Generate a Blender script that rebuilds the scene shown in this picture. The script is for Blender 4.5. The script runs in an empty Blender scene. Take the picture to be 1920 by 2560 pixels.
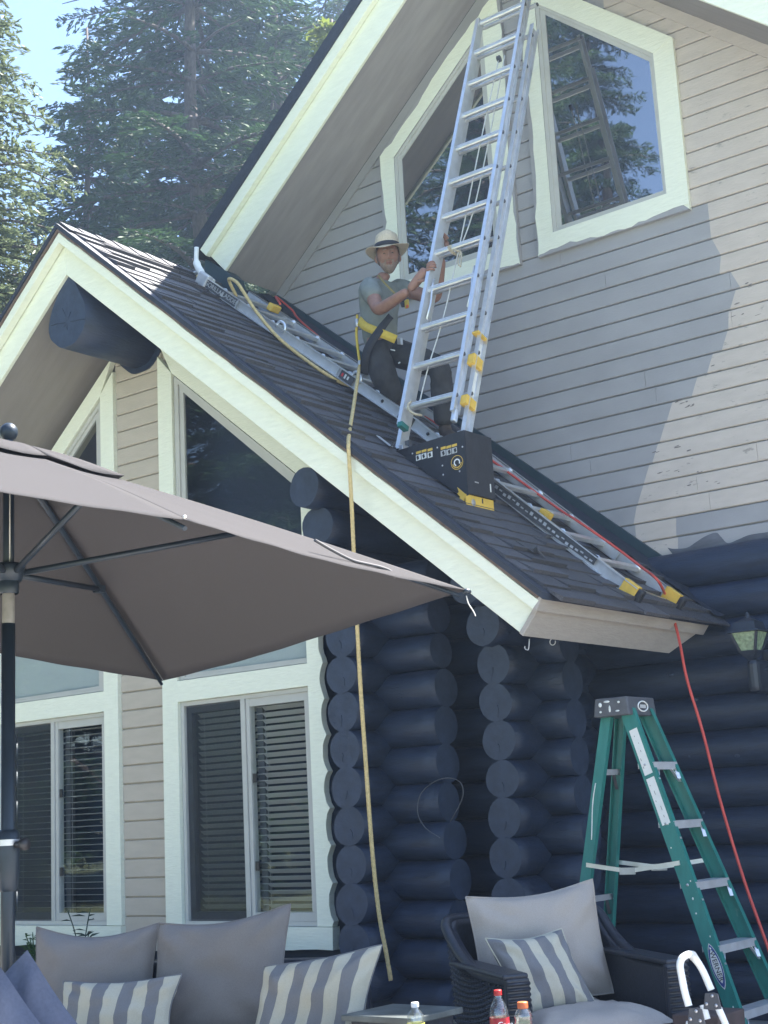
import bpy, bmesh, math, random
import numpy as np
from mathutils import Vector, Matrix, noise
random.seed(7); np.random.seed(7)
R = math.radians
PI = math.pi
sc = bpy.context.scene
COL = sc.collection

# ------------------------------------------------------------------ camera
CAMZ = 1.32
FPX = 3637.75                      # focal length in pixels of the 1920x2560 photograph
def _basis(yaw, pit, rol):
    cy, sy, cp, sp = math.cos(yaw), math.sin(yaw), math.cos(pit), math.sin(pit)
    f = Vector((sy*cp, cy*cp, sp)); r = Vector((cy, -sy, 0)); u = r.cross(f)
    return (math.cos(rol)*r+math.sin(rol)*u, -math.sin(rol)*r+math.cos(rol)*u, f)
CR, CU, CF = _basis(R(-37.57), R(11.843), R(-2.9806))
CAM = Vector((0, 0, CAMZ))
cd = bpy.data.cameras.new('camera'); cam = bpy.data.objects.new('camera', cd); COL.objects.link(cam)
cam.matrix_world = Matrix(((CR.x, CU.x, -CF.x, 0), (CR.y, CU.y, -CF.y, 0), (CR.z, CU.z, -CF.z, CAMZ), (0, 0, 0, 1)))
cd.sensor_fit = 'VERTICAL'; cd.sensor_height = 36.0; cd.sensor_width = 27.0
cd.lens = FPX/2560*36; cd.clip_end = 2000; cd.clip_start = 0.05
sc.camera = cam

# ------------------------------------------------------------------ light
SUN_EL, SUN_AZ = 57.6, 24.2        # azimuth from +Y towards +X: behind the house, to the right
w = bpy.data.worlds.new('World'); sc.world = w; w.use_nodes = True
nt = w.node_tree; nt.nodes.clear()
sky = nt.nodes.new('ShaderNodeTexSky'); sky.sky_type = 'NISHITA'; sky.sun_disc = False
sky.sun_elevation = R(SUN_EL); sky.sun_rotation = R(SUN_AZ)
sky.air_density = 0.85; sky.dust_density = 0.3; sky.ozone_density = 1.4
bg = nt.nodes.new('ShaderNodeBackground'); bg.inputs[1].default_value = 0.062
wo = nt.nodes.new('ShaderNodeOutputWorld')
nt.links.new(sky.outputs[0], bg.inputs[0]); nt.links.new(bg.outputs[0], wo.inputs[0])
sl = bpy.data.lights.new('sun', 'SUN'); sl.energy = 4.0; sl.angle = R(0.53); sl.color = (1.0, 0.95, 0.87)
sun = bpy.data.objects.new('sun', sl); COL.objects.link(sun)
sdir = Vector((math.sin(R(SUN_AZ))*math.cos(R(SUN_EL)), math.cos(R(SUN_AZ))*math.cos(R(SUN_EL)), math.sin(R(SUN_EL))))
sun.rotation_euler = sdir.to_track_quat('Z', 'Y').to_euler(); sun.location = sdir*40
vs = sc.view_settings; vs.view_transform = 'Standard'; vs.look = 'None'; vs.gamma = 1; vs.exposure = 2.85
try: vs.use_curve_mapping = False
except Exception: pass
sc.cycles.max_bounces = 8; sc.cycles.transparent_max_bounces = 16

# ------------------------------------------------------------------ measuring helpers: a point of the photograph on a real plane
def ray(px, py): return CR*((px-960)/FPX) - CU*((py-1280)/FPX) + CF
def onY(px, py, Y): v = ray(px, py); return CAM+v*(Y/v.y)
def onX(px, py, X): v = ray(px, py); return CAM+v*(X/v.x)
def onZ(px, py, Z): v = ray(px, py); return CAM+v*((Z-CAMZ)/v.z)
PIT = 0.834; RX = -7.745; RZ = 5.615                       # wing roof: shingle plane z = RZ - PIT (x - RX)
NR = Vector((PIT, 0, 1)).normalized(); TR = Vector((1, 0, -PIT)).normalized()
def roofP(u, y, h=0.0):                                     # u metres down the slope from the ridge, h above the shingles
    return Vector((RX, y, RZ))+TR*u+NR*h
def onRoof(px, py, h=0.0):
    v = ray(px, py); p0 = Vector((RX, 0, RZ))+NR*h
    return CAM+v*((p0-CAM).dot(NR)/v.dot(NR))

# ------------------------------------------------------------------ materials
def mat(name, col, rough=0.6, var=0.0, vscale=6.0, stretch=(1, 1, 1), bump=0.0, bscale=40.0, metal=0.0, col2=None,
        spec=0.5, detail=4.0, dirt=0.0, dirtcol=(0.1, 0.09, 0.08), dscale=3.0, transl=0.0, randv=0.0, dlo=.58, dhi=.72):
    m = bpy.data.materials.new(name); m.use_nodes = True; n = m.node_tree.nodes; l = m.node_tree.links
    b = n['Principled BSDF']; out = n['Material Output']
    b.inputs['Roughness'].default_value = rough; b.inputs['Metallic'].default_value = metal
    b.inputs['Specular IOR Level'].default_value = spec
    tc = n.new('ShaderNodeTexCoord'); mp = n.new('ShaderNodeMapping'); mp.inputs['Scale'].default_value = stretch
    geo = n.new('ShaderNodeNewGeometry')
    l.new(geo.outputs['Position'], mp.inputs[0])
    c = None
    if var or col2:
        tx = n.new('ShaderNodeTexNoise'); tx.inputs['Scale'].default_value = vscale; tx.inputs['Detail'].default_value = detail
        l.new(mp.outputs[0], tx.inputs['Vector'])
        cr = n.new('ShaderNodeValToRGB'); l.new(tx.outputs['Fac'], cr.inputs[0])
        a = col; d = col2 or tuple(min(1, x*(1+var)) for x in col); a = col if col2 else tuple(x*(1-var) for x in col)
        cr.color_ramp.elements[0].color = (*a, 1); cr.color_ramp.elements[1].color = (*d, 1)
        cr.color_ramp.elements[0].position = .32; cr.color_ramp.elements[1].position = .68
        c = cr.outputs[0]
    if dirt:
        t2 = n.new('ShaderNodeTexNoise'); t2.inputs['Scale'].default_value = dscale; t2.inputs['Detail'].default_value = 8
        t2.inputs['Roughness'].default_value = .7
        l.new(mp.outputs[0], t2.inputs['Vector'])
        r2 = n.new('ShaderNodeMapRange'); r2.inputs[1].default_value = dlo; r2.inputs[2].default_value = dhi; r2.inputs[4].default_value = dirt
        l.new(t2.outputs['Fac'], r2.inputs[0])
        mx = n.new('ShaderNodeMix'); mx.data_type = 'RGBA'; l.new(r2.outputs[0], mx.inputs[0])
        if c: l.new(c, mx.inputs[6])
        else: mx.inputs[6].default_value = (*col, 1)
        mx.inputs[7].default_value = (*dirtcol, 1); c = mx.outputs[2]
    if randv:
        oi = n.new('ShaderNodeObjectInfo'); mr = n.new('ShaderNodeMapRange'); mr.inputs[3].default_value = 1-randv; mr.inputs[4].default_value = 1+randv
        l.new(oi.outputs['Random'], mr.inputs[0])
        hv = n.new('ShaderNodeHueSaturation'); l.new(mr.outputs[0], hv.inputs['Value'])
        if c: l.new(c, hv.inputs['Color'])
        else: hv.inputs['Color'].default_value = (*col, 1)
        c = hv.outputs[0]
    if c: l.new(c, b.inputs['Base Color'])
    else: b.inputs['Base Color'].default_value = (*col, 1)
    if bump:
        tb = n.new('ShaderNodeTexNoise'); tb.inputs['Scale'].default_value = bscale; tb.inputs['Detail'].default_value = 5
        l.new(mp.outputs[0], tb.inputs['Vector'])
        bp = n.new('ShaderNodeBump'); bp.inputs['Strength'].default_value = bump; bp.inputs['Distance'].default_value = 0.01
        l.new(tb.outputs['Fac'], bp.inputs['Height']); l.new(bp.outputs[0], b.inputs['Normal'])
    if transl:
        tr = n.new('ShaderNodeBsdfTranslucent'); ms = n.new('ShaderNodeMixShader'); ms.inputs[0].default_value = transl
        if c: l.new(c, tr.inputs[0])
        else: tr.inputs[0].default_value = (*col, 1)
        l.new(b.outputs[0], ms.inputs[1]); l.new(tr.outputs[0], ms.inputs[2]); l.new(ms.outputs[0], out.inputs[0])
    return m
def glass_mat(name, refl=0.2, tint=(0.02, 0.025, 0.03), opaque=0.0, rough=0.0):
    """window glass: sharp mirror over a see-through (or, where the room is dark, nearly black) pane"""
    m = bpy.data.materials.new(name); m.use_nodes = True; n = m.node_tree.nodes; l = m.node_tree.links
    n.remove(n['Principled BSDF']); out = n['Material Output']
    g = n.new('ShaderNodeBsdfGlossy'); g.inputs['Roughness'].default_value = rough; g.inputs['Color'].default_value = (1, 1, 1, 1)
    t = n.new('ShaderNodeBsdfTransparent'); t.inputs[0].default_value = (0.93, 0.95, 0.95, 1)
    d = n.new('ShaderNodeBsdfDiffuse'); d.inputs[0].default_value = (*tint, 1)
    m1 = n.new('ShaderNodeMixShader'); m1.inputs[0].default_value = opaque
    l.new(t.outputs[0], m1.inputs[1]); l.new(d.outputs[0], m1.inputs[2])
    fr = n.new('ShaderNodeLayerWeight'); pw = n.new('ShaderNodeMath'); pw.operation = 'POWER'; pw.inputs[1].default_value = 5.0
    l.new(fr.outputs['Facing'], pw.inputs[0])                 # Schlick reflectance, the same from both faces of the pane
    ad = n.new('ShaderNodeMath'); ad.operation = 'ADD'; ad.inputs[1].default_value = refl+.04; ad.use_clamp = True
    l.new(pw.outputs[0], ad.inputs[0])
    m2 = n.new('ShaderNodeMixShader'); l.new(ad.outputs[0], m2.inputs[0]); l.new(m1.outputs[0], m2.inputs[1]); l.new(g.outputs[0], m2.inputs[2])
    tx = n.new('ShaderNodeTexNoise'); tx.inputs['Scale'].default_value = 3; geo = n.new('ShaderNodeNewGeometry'); l.new(geo.outputs['Position'], tx.inputs['Vector'])
    bp = n.new('ShaderNodeBump'); bp.inputs['Strength'].default_value = .03; bp.inputs['Distance'].default_value = .02
    l.new(tx.outputs['Fac'], bp.inputs['Height']); l.new(bp.outputs[0], g.inputs['Normal'])
    l.new(m2.outputs[0], out.inputs[0]); return m

M = {}
GR = (1.5, 1.5, 22)                                             # grain runs along the boards
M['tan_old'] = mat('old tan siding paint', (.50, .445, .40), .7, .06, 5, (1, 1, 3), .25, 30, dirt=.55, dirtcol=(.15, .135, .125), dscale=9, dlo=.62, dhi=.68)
M['grey_new'] = mat('fresh grey siding paint', (.31, .305, .315), .5, .06, 2.5, (1, 1, 2), .15, 40)
M['tan_wing'] = mat('tan siding paint on the wing', (.45, .40, .335), .6, .05, 5, (1, 1, 4), .2, 40)
M['flake'] = mat('bare weathered board', (.17,.15,.145), .8, .2, 40)
M['trim'] = mat('pale cream trim paint', (.765, .79, .665), .5, .035, 6, (2, 2, 12), .35, 9, dirt=.10, dirtcol=(.42, .40, .33), dscale=5)
M['trim_sloped'] = mat('pale cream rake board paint', (.765, .79, .665), .5, .03, 5, (2, 2, 8), .45, 7, dirt=.14, dirtcol=(.42, .40, .33), dscale=4)
M['frame'] = mat('window frame greige', (.47, .47, .44), .45, .04, 8, bump=.05)
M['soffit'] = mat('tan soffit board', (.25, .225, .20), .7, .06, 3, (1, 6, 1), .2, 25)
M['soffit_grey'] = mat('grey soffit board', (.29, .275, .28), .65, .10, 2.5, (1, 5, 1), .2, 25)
M['fascia'] = mat('tan eave fascia paint', (.35, .32, .295), .55, .05, 6, (2, 2, 14), .3, 10)
M['log'] = mat('dark slate log stain', (.012, .022, .048), .5, .25, 3.0, (2, 2, 10), .35, 12, dirt=.3, dirtcol=(.007, .011, .02), dscale=3)
M['log_end'] = mat('slate log end grain', (.026, .040, .074), .55, .18, 14, bump=.35, bscale=30)
M['shingle'] = mat('charcoal asphalt shingle', (.072, .070, .080), .58, .45, 160, bump=.7, bscale=260, randv=.28, spec=.6)
M['shingle_edge'] = mat('dark shingle edge and drip flashing', (.022, .027, .042), .6, .2, 30, bump=.3, bscale=60)
M['flash'] = mat('dark green step flashing', (.035, .062, .075), .42, .15, 4, bump=.1, metal=.3)
M['oldwood'] = mat('bare brown sheathing', (.14, .095, .07), .8, .3, 20, bump=.3)
M['dark'] = mat('dark room', (.022, .034, .062), .9)  # near-black colour stands in for an unlit room; log cracks share it
M['screen'] = mat('insect screen mesh', (.03, .04, .06), .7)
M['pale_low'] = mat('pale blue grey sheet', (.46, .50, .50), .8)
M['screen_sheer'] = glass_mat('fine dark insect screen', -.03, (.03, .04, .055), .22, .5)
M['slat'] = mat('white blind slat', (.40, .40, .40), .5)
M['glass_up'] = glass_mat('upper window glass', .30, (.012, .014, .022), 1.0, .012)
M['glass_gable'] = glass_mat('gable window glass', .0, (.012, .016, .028), 0.0)
M['glass_low'] = glass_mat('slider glass', -.012)
M['glass_pale'] = glass_mat('pale lower transom glass', .25, (.30, .36, .40), .85, .15)
M['alu'] = mat('brushed aluminium', (.74, .75, .76), .36, .08, 14, (1, 1, 1), .12, 60, metal=.85, dirt=.35, dirtcol=(.42, .42, .43), dscale=14)
M['alu_flat'] = mat('dull aluminium web', (.55, .56, .58), .5, .10, 12, bump=.15, metal=.55, dirt=.35, dirtcol=(.3, .3, .3), dscale=9)
M['alu_dark'] = mat('grey ladder decal', (.06, .062, .07), .5, .2, 30)
M['yellow'] = mat('safety yellow plastic', (.66, .43, .07), .5, .1, 20, bump=.1)
M['black'] = mat('black steel', (.016, .018, .026), .5, .25, 14, bump=.15)
M['blackplastic'] = mat('black plastic', (.02, .02, .024), .45, .2, 20)
M['white_metal'] = mat('white painted tube', (.78, .80, .80), .35, .05, 14, dirt=.35, dirtcol=(.4, .4, .4), dscale=16)
M['greyplate'] = mat('dark grey hinge plate', (.075, .078, .09), .5, .15, 20, bump=.15)
M['green'] = mat('green fibreglass', (.018, .165, .145), .42, .10, 8, (4, 4, 1), .12, 50, dirt=.45, dirtcol=(.22, .33, .29), dscale=10, dlo=.62, dhi=.78)
M['paintspot'] = mat('dried white paint', (.66, .68, .66), .6, .1, 30)
M['label'] = mat('worn white label', (.66, .67, .65), .6, .06, 20, dirt=.4, dirtcol=(.35, .35, .35), dscale=20)
M['labelink'] = mat('blue label ink', (.03, .06, .22), .5)
M['ink'] = mat('black print', (.02, .02, .022), .5)
M['inkgrey'] = mat('pale grey print', (.42, .43, .44), .5)
M['rope'] = mat('yellow twisted rope', (.60, .46, .22), .8, .15, 60, bump=.4, bscale=300)
M['cord'] = mat('tan tied cord', (.45, .40, .30), .8, .15, 60)
M['whitecord'] = mat('pale hoist cord', (.62, .61, .58), .8, .1, 60)
M['hose'] = mat('red rubber air hose', (.55, .075, .055), .5, .08, 30)
M['canopy'] = mat('taupe umbrella fabric', (.100, .095, .099), .85, .06, 300, bump=.25, bscale=700, transl=.42, spec=.15)
M['tape'] = mat('grey tie tape', (.10,.095,.10), .8)
M['pole'] = mat('dark bronze pole', (.018, .028, .042), .42, .15, 10, metal=.2)
M['wicker'] = mat('black resin wicker', (.014, .018, .030), .42, .3, 60, bump=.2, bscale=200)
M['cushion'] = mat('taupe cushion canvas', (.205, .188, .182), .9, .07, 220, (1, 1, 1), .3, 500, spec=.2)
M['cushion_light'] = mat('light grey chair canvas', (.365, .325, .29), .9, .06, 220, (1, 1, 1), .3, 500, spec=.2)
M['cushion_blue'] = mat('blue grey cushion canvas', (.105, .12, .175), .9, .08, 90, (1, 1, 1), .3, 500, spec=.2)
M['stripe_w'] = mat('cream pillow stripe', (.45, .425, .345), .9, .05, 200, bump=.25, bscale=500, spec=.2)
M['stripe_g'] = mat('grey blue pillow stripe', (.175, .175, .185), .9, .06, 200, bump=.25, bscale=500, spec=.2)
M['skin'] = mat('sunburnt skin', (.27, .142, .102), .55, .14, 30, bump=.15, bscale=200)
M['stain'] = mat('thin dark stain brushed over paint', (.10,.105,.125), .6, .3, 6, (1,1,4))
M['hair'] = mat('greying beard stubble', (.26, .20, .17), .9, .3, 200, bump=.5, bscale=400)
M['shirt'] = mat('grey green tee', (.185, .205, .195), .9, .12, 14, bump=.5, bscale=22)
M['trousers'] = mat('dark work trousers', (.032, .032, .036), .9, .25, 14, bump=.6, bscale=24)
M['boot'] = mat('brown boot leather', (.06, .04, .03), .6, .2, 30, bump=.2)
M['straw'] = mat('straw hat weave', (.55, .47, .35), .8, .12, 120, bump=.4, bscale=300)
M['hatband'] = mat('black hat band', (.015, .015, .022), .7)
M['web_yellow'] = mat('yellow webbing', (.62, .44, .06), .8, .08, 60, bump=.3, bscale=200)
M['web_tan'] = mat('faded chest webbing', (.26,.20,.07), .85, .1, 60)
M['web_black'] = mat('black webbing', (.02, .022, .03), .8, .1, 60, bump=.3, bscale=200)
M['leaf_dark'] = mat('dark conifer needles', (.034, .074, .027), .6, .4, 1.2, transl=.22, spec=.3)
M['leaf_mid'] = mat('green conifer needles', (.046, .088, .030), .6, .4, 1.2, transl=.25, spec=.3)
M['leaf_spruce'] = mat('spruce needles', (.125, .155, .080), .55, .35, 5, transl=.35, spec=.4)
M['leaf_bright'] = mat('yellow green needles', (.16, .20, .035), .6, .3, 3, transl=.35)
M['bark'] = mat('conifer bark', (.085, .07, .065), .9, .3, 8, (3, 3, 1), .6, 20)
M['grass'] = mat('mown lawn', (.15, .175, .085), .9, .35, 8, bump=.5, bscale=60)
M['patio'] = mat('concrete patio', (.42, .39, .36), .85, .12, 3, bump=.3, bscale=80)
M['tabletop'] = mat('grey green slate tabletop', (.10, .115, .115), .5, .3, 10, bump=.2, bscale=30)
M['soil'] = mat('planter soil', (.035, .028, .022), .95, .3, 30, bump=.8)
M['plant'] = mat('green garden leaf', (.055, .12, .035), .6, .25, 20, transl=.3)
M['plant_dark'] = mat('dark peony leaf', (.02, .045, .03), .6, .25, 20, transl=.15)
M['lamp'] = mat('black lantern enamel', (.016, .022, .035), .4, .2, 10)
M['lampglass'] = mat('mottled lantern glass', (.20, .27, .17), .2, .35, 40, bump=.3, bscale=50, spec=.7)
M['collar'] = mat('dull worn collar', (.22,.21,.20), .55, .15, 30, metal=.3)
M['steel'] = mat('zinc steel', (.5, .5, .52), .4, .1, 20, metal=.8)
M['hook'] = mat('pale wire hook', (.5, .52, .56), .4, metal=.4)
M['plastic_clear'] = glass_mat('clear drink bottle plastic', .10, (.25, .28, .30), .12, .08)
M['cola'] = mat('red bottle label', (.50, .022, .035), .4, .05, 10)
M['lemon'] = mat('yellow bottle label', (.62, .58, .12), .45, .15, 25)
M['cap_red'] = mat('red bottle cap', (.55, .03, .03), .4); M['cap_white'] = mat('white bottle cap', (.75, .76, .78), .4); M['cap_orange'] = mat('orange bottle cap', (.72, .16, .05), .4)
M['whiteprint'] = mat('white print', (.8, .8, .8), .5)
M['brown'] = mat('brown wood block', (.05, .034, .034), .7, .2, 14)

# ------------------------------------------------------------------ objects
def tag(o, label=None, cat=None, group=None, kind=None):
    if label: o['label'] = label
    if cat: o['category'] = cat
    if group: o['group'] = group
    if kind: o['kind'] = kind
    return o
def world_loc(o):
    v = Vector(o.location); p = o.parent
    while p: v += Vector(p.location); p = p.parent
    return v
def thing(name, label, cat, loc, group=None):
    o = bpy.data.objects.new(name, None); COL.objects.link(o); o.location = loc; o.empty_display_size = .1
    return tag(o, label, cat, group)
class MB:
    def __init__(s): s.v = []; s.f = []; s.m = []; s.sm = []
    def add(s, vs, fs, mi=0, smooth=False):
        b = len(s.v); s.v += [tuple(p) for p in vs]
        for f in fs: s.f.append([b+i for i in f]); s.m.append(mi); s.sm.append(smooth)
        return s
    def box(s, x0, x1, y0, y1, z0, z1, mi=0):
        return s.add([(x0,y0,z0),(x1,y0,z0),(x1,y1,z0),(x0,y1,z0),(x0,y0,z1),(x1,y0,z1),(x1,y1,z1),(x0,y1,z1)],
              [(3,2,1,0),(4,5,6,7),(0,1,5,4),(1,2,6,5),(2,3,7,6),(3,0,4,7)], mi)
    def obox(s, c, ax, ay, az, mi=0):                        # centre and three half-axis vectors
        c, ax, ay, az = Vector(c), Vector(ax), Vector(ay), Vector(az)
        vs = [c+i*ax+j*ay+k*az for k in (-1,1) for j in (-1,1) for i in (-1,1)]
        return s.add(vs, [(0,2,3,1),(4,5,7,6),(0,1,5,4),(1,3,7,5),(3,2,6,7),(2,0,4,6)], mi)
    def prism(s, poly, d, mi=0, smooth=False):               # polygon (3-D points) pushed along vector d
        n = len(poly); d = Vector(d); P = [Vector(p) for p in poly]
        nrm = Vector((0,0,0))
        for i in range(n): nrm += P[i].cross(P[(i+1)%n])
        if nrm.dot(d) > 0: P.reverse()
        vs = P+[p+d for p in P]
        fs = [tuple(range(n)), tuple(range(2*n-1, n-1, -1))]
        s.add(vs, fs, mi)
        b = len(s.v)-2*n
        for i in range(n):
            j = (i+1)%n; s.f.append([b+j, b+i, b+n+i, b+n+j]); s.m.append(mi); s.sm.append(smooth)
        return s
    def bar(s, a, b, w, t, up=(0,0,1), mi=0):                # rectangular bar from a to b, width w (side), thickness t (along up)
        a, b = Vector(a), Vector(b); d = (b-a); u = d.normalized(); up = Vector(up); sd = u.cross(up).normalized(); up = sd.cross(u)
        return s.obox((a+b)/2, d/2, sd*w/2, up*t/2, mi)
    def tube(s, path, r, n=8, mi=0, cap=True, smooth=True):
        P = [Vector(p) for p in path]; k = len(P); rr = r if hasattr(r, '__len__') else [r]*k
        t0 = (P[1]-P[0]).normalized(); ref = Vector((0,0,1)) if abs(t0.z) < .9 else Vector((1,0,0))
        nx = t0.cross(ref).normalized(); vs = []
        for i in range(k):
            t = ((P[min(i+1,k-1)]-P[max(i-1,0)])).normalized()
            nx = (nx-t*nx.dot(t)).normalized(); ny = t.cross(nx)
            for j in range(n):
                a = 2*PI*j/n; vs.append(P[i]+(nx*math.cos(a)+ny*math.sin(a))*rr[i])
        fs = [(i*n+j, i*n+(j+1)%n, (i+1)*n+(j+1)%n, (i+1)*n+j) for i in range(k-1) for j in range(n)]
        s.add(vs, fs, mi, smooth)
        if cap:
            b = len(s.v)-len(vs)
            s.f.append([b+j for j in range(n-1,-1,-1)]); s.m.append(mi); s.sm.append(False)
            s.f.append([b+(k-1)*n+j for j in range(n)]); s.m.append(mi); s.sm.append(False)
        return s
    def lathe(s, prof, c, n=20, mi=0, ax=(0,0,1), smooth=True):   # prof: (radius, height along ax)
        c = Vector(c); az = Vector(ax).normalized(); ref = Vector((1,0,0)) if abs(az.x) < .9 else Vector((0,1,0))
        axx = (ref-az*ref.dot(az)).normalized(); ay = az.cross(axx); vs = []
        for r, h in prof:
            for j in range(n):
                a = 2*PI*j/n; vs.append(c+az*h+(axx*math.cos(a)+ay*math.sin(a))*max(r, 1e-4))
        k = len(prof)
        s.add(vs, [(i*n+j, i*n+(j+1)%n, (i+1)*n+(j+1)%n, (i+1)*n+j) for i in range(k-1) for j in range(n)], mi, smooth)
        return s
    def sphere(s, c, r, n=12, mi=0):
        rx, ry, rz = r if hasattr(r, '__len__') else (r, r, r); c = Vector(c); vs = []; m = n//2
        for i in range(m+1):
            th = PI*i/m
            for j in range(n): a = 2*PI*j/n; vs.append(c+Vector((rx*math.sin(th)*math.cos(a), ry*math.sin(th)*math.sin(a), rz*math.cos(th))))
        return s.add(vs, [(i*n+j, (i+1)*n+j, (i+1)*n+(j+1)%n, i*n+(j+1)%n) for i in range(m) for j in range(n)], mi, True)
    def grid(s, pts, nu, nv, mi=0, smooth=True, flip=False):
        f = [(i*nv+j, i*nv+j+1, (i+1)*nv+j+1, (i+1)*nv+j) for i in range(nu-1) for j in range(nv-1)]
        if flip: f = [q[::-1] for q in f]
        return s.add(pts, f, mi, smooth)
    def build(s, name, m, parent=None, bevel=0.0, label=None, sub=0, solid=0.0):
        ms = m if isinstance(m, (list, tuple)) else [m]
        A = np.array(s.v, dtype=float)
        c = (A.min(0)+A.max(0))/2
        if parent is None: c[2] = A[:,2].min()
        me = bpy.data.meshes.new(name); me.from_pydata([tuple(p) for p in A-c], [], s.f); 
        for x in ms: me.materials.append(x)
        me.polygons.foreach_set('material_index', s.m); me.polygons.foreach_set('use_smooth', s.sm); me.update()
        o = bpy.data.objects.new(name, me); COL.objects.link(o)
        if parent: o.parent = parent; o.location = Vector(c)-world_loc(parent)
        else: o.location = c
        if bevel:
            b = o.modifiers.new('bevel', 'BEVEL'); b.width = bevel; b.segments = 2; b.limit_method = 'ANGLE'; b.angle_limit = R(40); b.harden_normals = False
        if solid: b = o.modifiers.new('solid', 'SOLIDIFY'); b.thickness = solid
        if sub: b = o.modifiers.new('sub', 'SUBSURF'); b.levels = sub; b.render_levels = sub
        if label: o['label'] = label
        return o
def spline(P, n=6):                                           # Catmull-Rom through points
    P = [Vector(p) for p in P]; Q = [P[0]*2-P[1]]+P+[P[-1]*2-P[-2]]; out = []
    for i in range(1, len(Q)-2):
        for k in range(n):
            t = k/n; a, b, c, d = Q[i-1], Q[i], Q[i+1], Q[i+2]
            out.append(.5*((2*b)+(c-a)*t+(2*a-5*b+4*c-d)*t*t+(3*b-a-3*c+d)*t**3))
    out.append(P[-1]); return out
def text_obj(name, body, size, m, origin, xdir, ydir, parent, shear=0.0, ext=.0006, label=None):
    cu = bpy.data.curves.new(name, 'FONT'); cu.body = body; cu.size = size; cu.extrude = ext; cu.shear = shear; cu.align_x = 'CENTER'; cu.align_y = 'CENTER'
    tmp = bpy.data.objects.new(name, cu); COL.objects.link(tmp)
    me = bpy.data.meshes.new_from_object(tmp.evaluated_get(bpy.context.evaluated_depsgraph_get()))
    COL.objects.unlink(tmp); bpy.data.objects.remove(tmp)
    x = Vector(xdir).normalized(); y = Vector(ydir); y = (y-x*y.dot(x)).normalized(); z = x.cross(y)
    R3 = Matrix((x, y, z)).transposed().to_4x4(); me.transform(R3)
    me.materials.clear(); me.materials.append(m); me.name = name
    o = bpy.data.objects.new(name, me); COL.objects.link(o); o.parent = parent; o.location = Vector(origin)-world_loc(parent)
    if label: o['label'] = label
    return o
# ================================================================== GROUND
def sheet(name, x0, x1, y0, y1, z, m, n=1):
    b = MB(); b.add([(x0,y0,z),(x1,y0,z),(x1,y1,z),(x0,y1,z)], [(0,1,2,3)]); o = b.build(name, m); o.location.z = z
    return tag(o, kind='structure')
sheet('lawn', -400, 400, -400, 400, -0.06, M['grass'])
pt = MB(); pt.box(-12, 4, -1.5, 9, -0.25, 0.0); tag(pt.build('patio', M['patio']), kind='structure')

# ================================================================== HOUSE
H = thing('log_house', 'dark log house with tan gable siding and pale cream window trim', 'house', (-5.2, 8.6, 0))
YW, YF = 8.62, 7.2
def bz(x): return 5.635+PIT*(x+7.579)                          # lower edge of the main rake board, left slope
AX = -5.10; AZ = bz(AX)
def bzr(x): return AZ-PIT*(x-AX)
def soffz(x): return (bz(x) if x < AX else bzr(x))+.03
def wingz(x): return RZ-PIT*abs(x-RX)

# ---- siding of the main gable, one object per board; two paints meet at a ragged line
pb = [(1280,0),(1330,70),(1340,170),(1325,240),(1440,250),(1440,330),(1415,440),(1390,520),(1410,590),(1360,690),(1310,780),(1250,850),(1215,930),(1130,1020),(1030,1060),(1000,1150),(945,1310),(885,1480),(845,1570),(825,1640),(795,1740),(765,1860)]
pb = [onY(1300+a*.3737, 600+b*.3737, YW) for a, b in pb]
pbz = sorted([(p.z, p.x) for p in pb]); pbz_z = [a for a, b in pbz]; pbz_x = [b for a, b in pbz]
def paint_x(z):
    if z > 5.21: return -4.4
    return float(np.interp(z, pbz_z, pbz_x))
GX = onY(1688, 1291, YW).x
def plank(x0, x1, z0, z1, y0, y1, cuts=(), mats=None, name='siding_board', top0=None, top1=None, g=.0035):
    """board from x0 to x1; cuts = [(x, slant)] where the paint changes; ends may follow a sloping soffit"""
    b = MB(); xs = [x0]+[c for c, s in cuts]+[x1]; sl = [0]+[s for c, s in cuts]+[0]
    za, zb = z0+g, z1-g; ch = .006
    for i in range(len(xs)-1):
        a0, a1, e0, e1 = xs[i]-sl[i]/2, xs[i]+sl[i]/2, xs[i+1]-sl[i+1]/2, xs[i+1]+sl[i+1]/2
        if i == 0 and top0 is not None: a1 = top0
        if i == len(xs)-2 and top1 is not None: e1 = top1
        mi = mats[i] if mats else 0
        b.add([(a0,y0+ch,za),(e0,y0+ch,za),(e0,y0,za+ch),(a0,y0,za+ch),(e1,y0,zb-ch),(a1,y0,zb-ch),(e1,y0+ch,zb),(a1,y0+ch,zb),(a0,y1,za),(e0,y1,za),(e1,y1,zb),(a1,y1,zb)],
              [(0,1,2,3),(3,2,4,5),(5,4,6,7),(8,9,1,0),(7,6,10,11),(0,3,5,7,11,8),(1,9,10,6,4,2)], mi)
    return b
rs = random.Random(3)
k = 0
joint = {17: -4.92, 3: -4.04, 4: -3.607}
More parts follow.
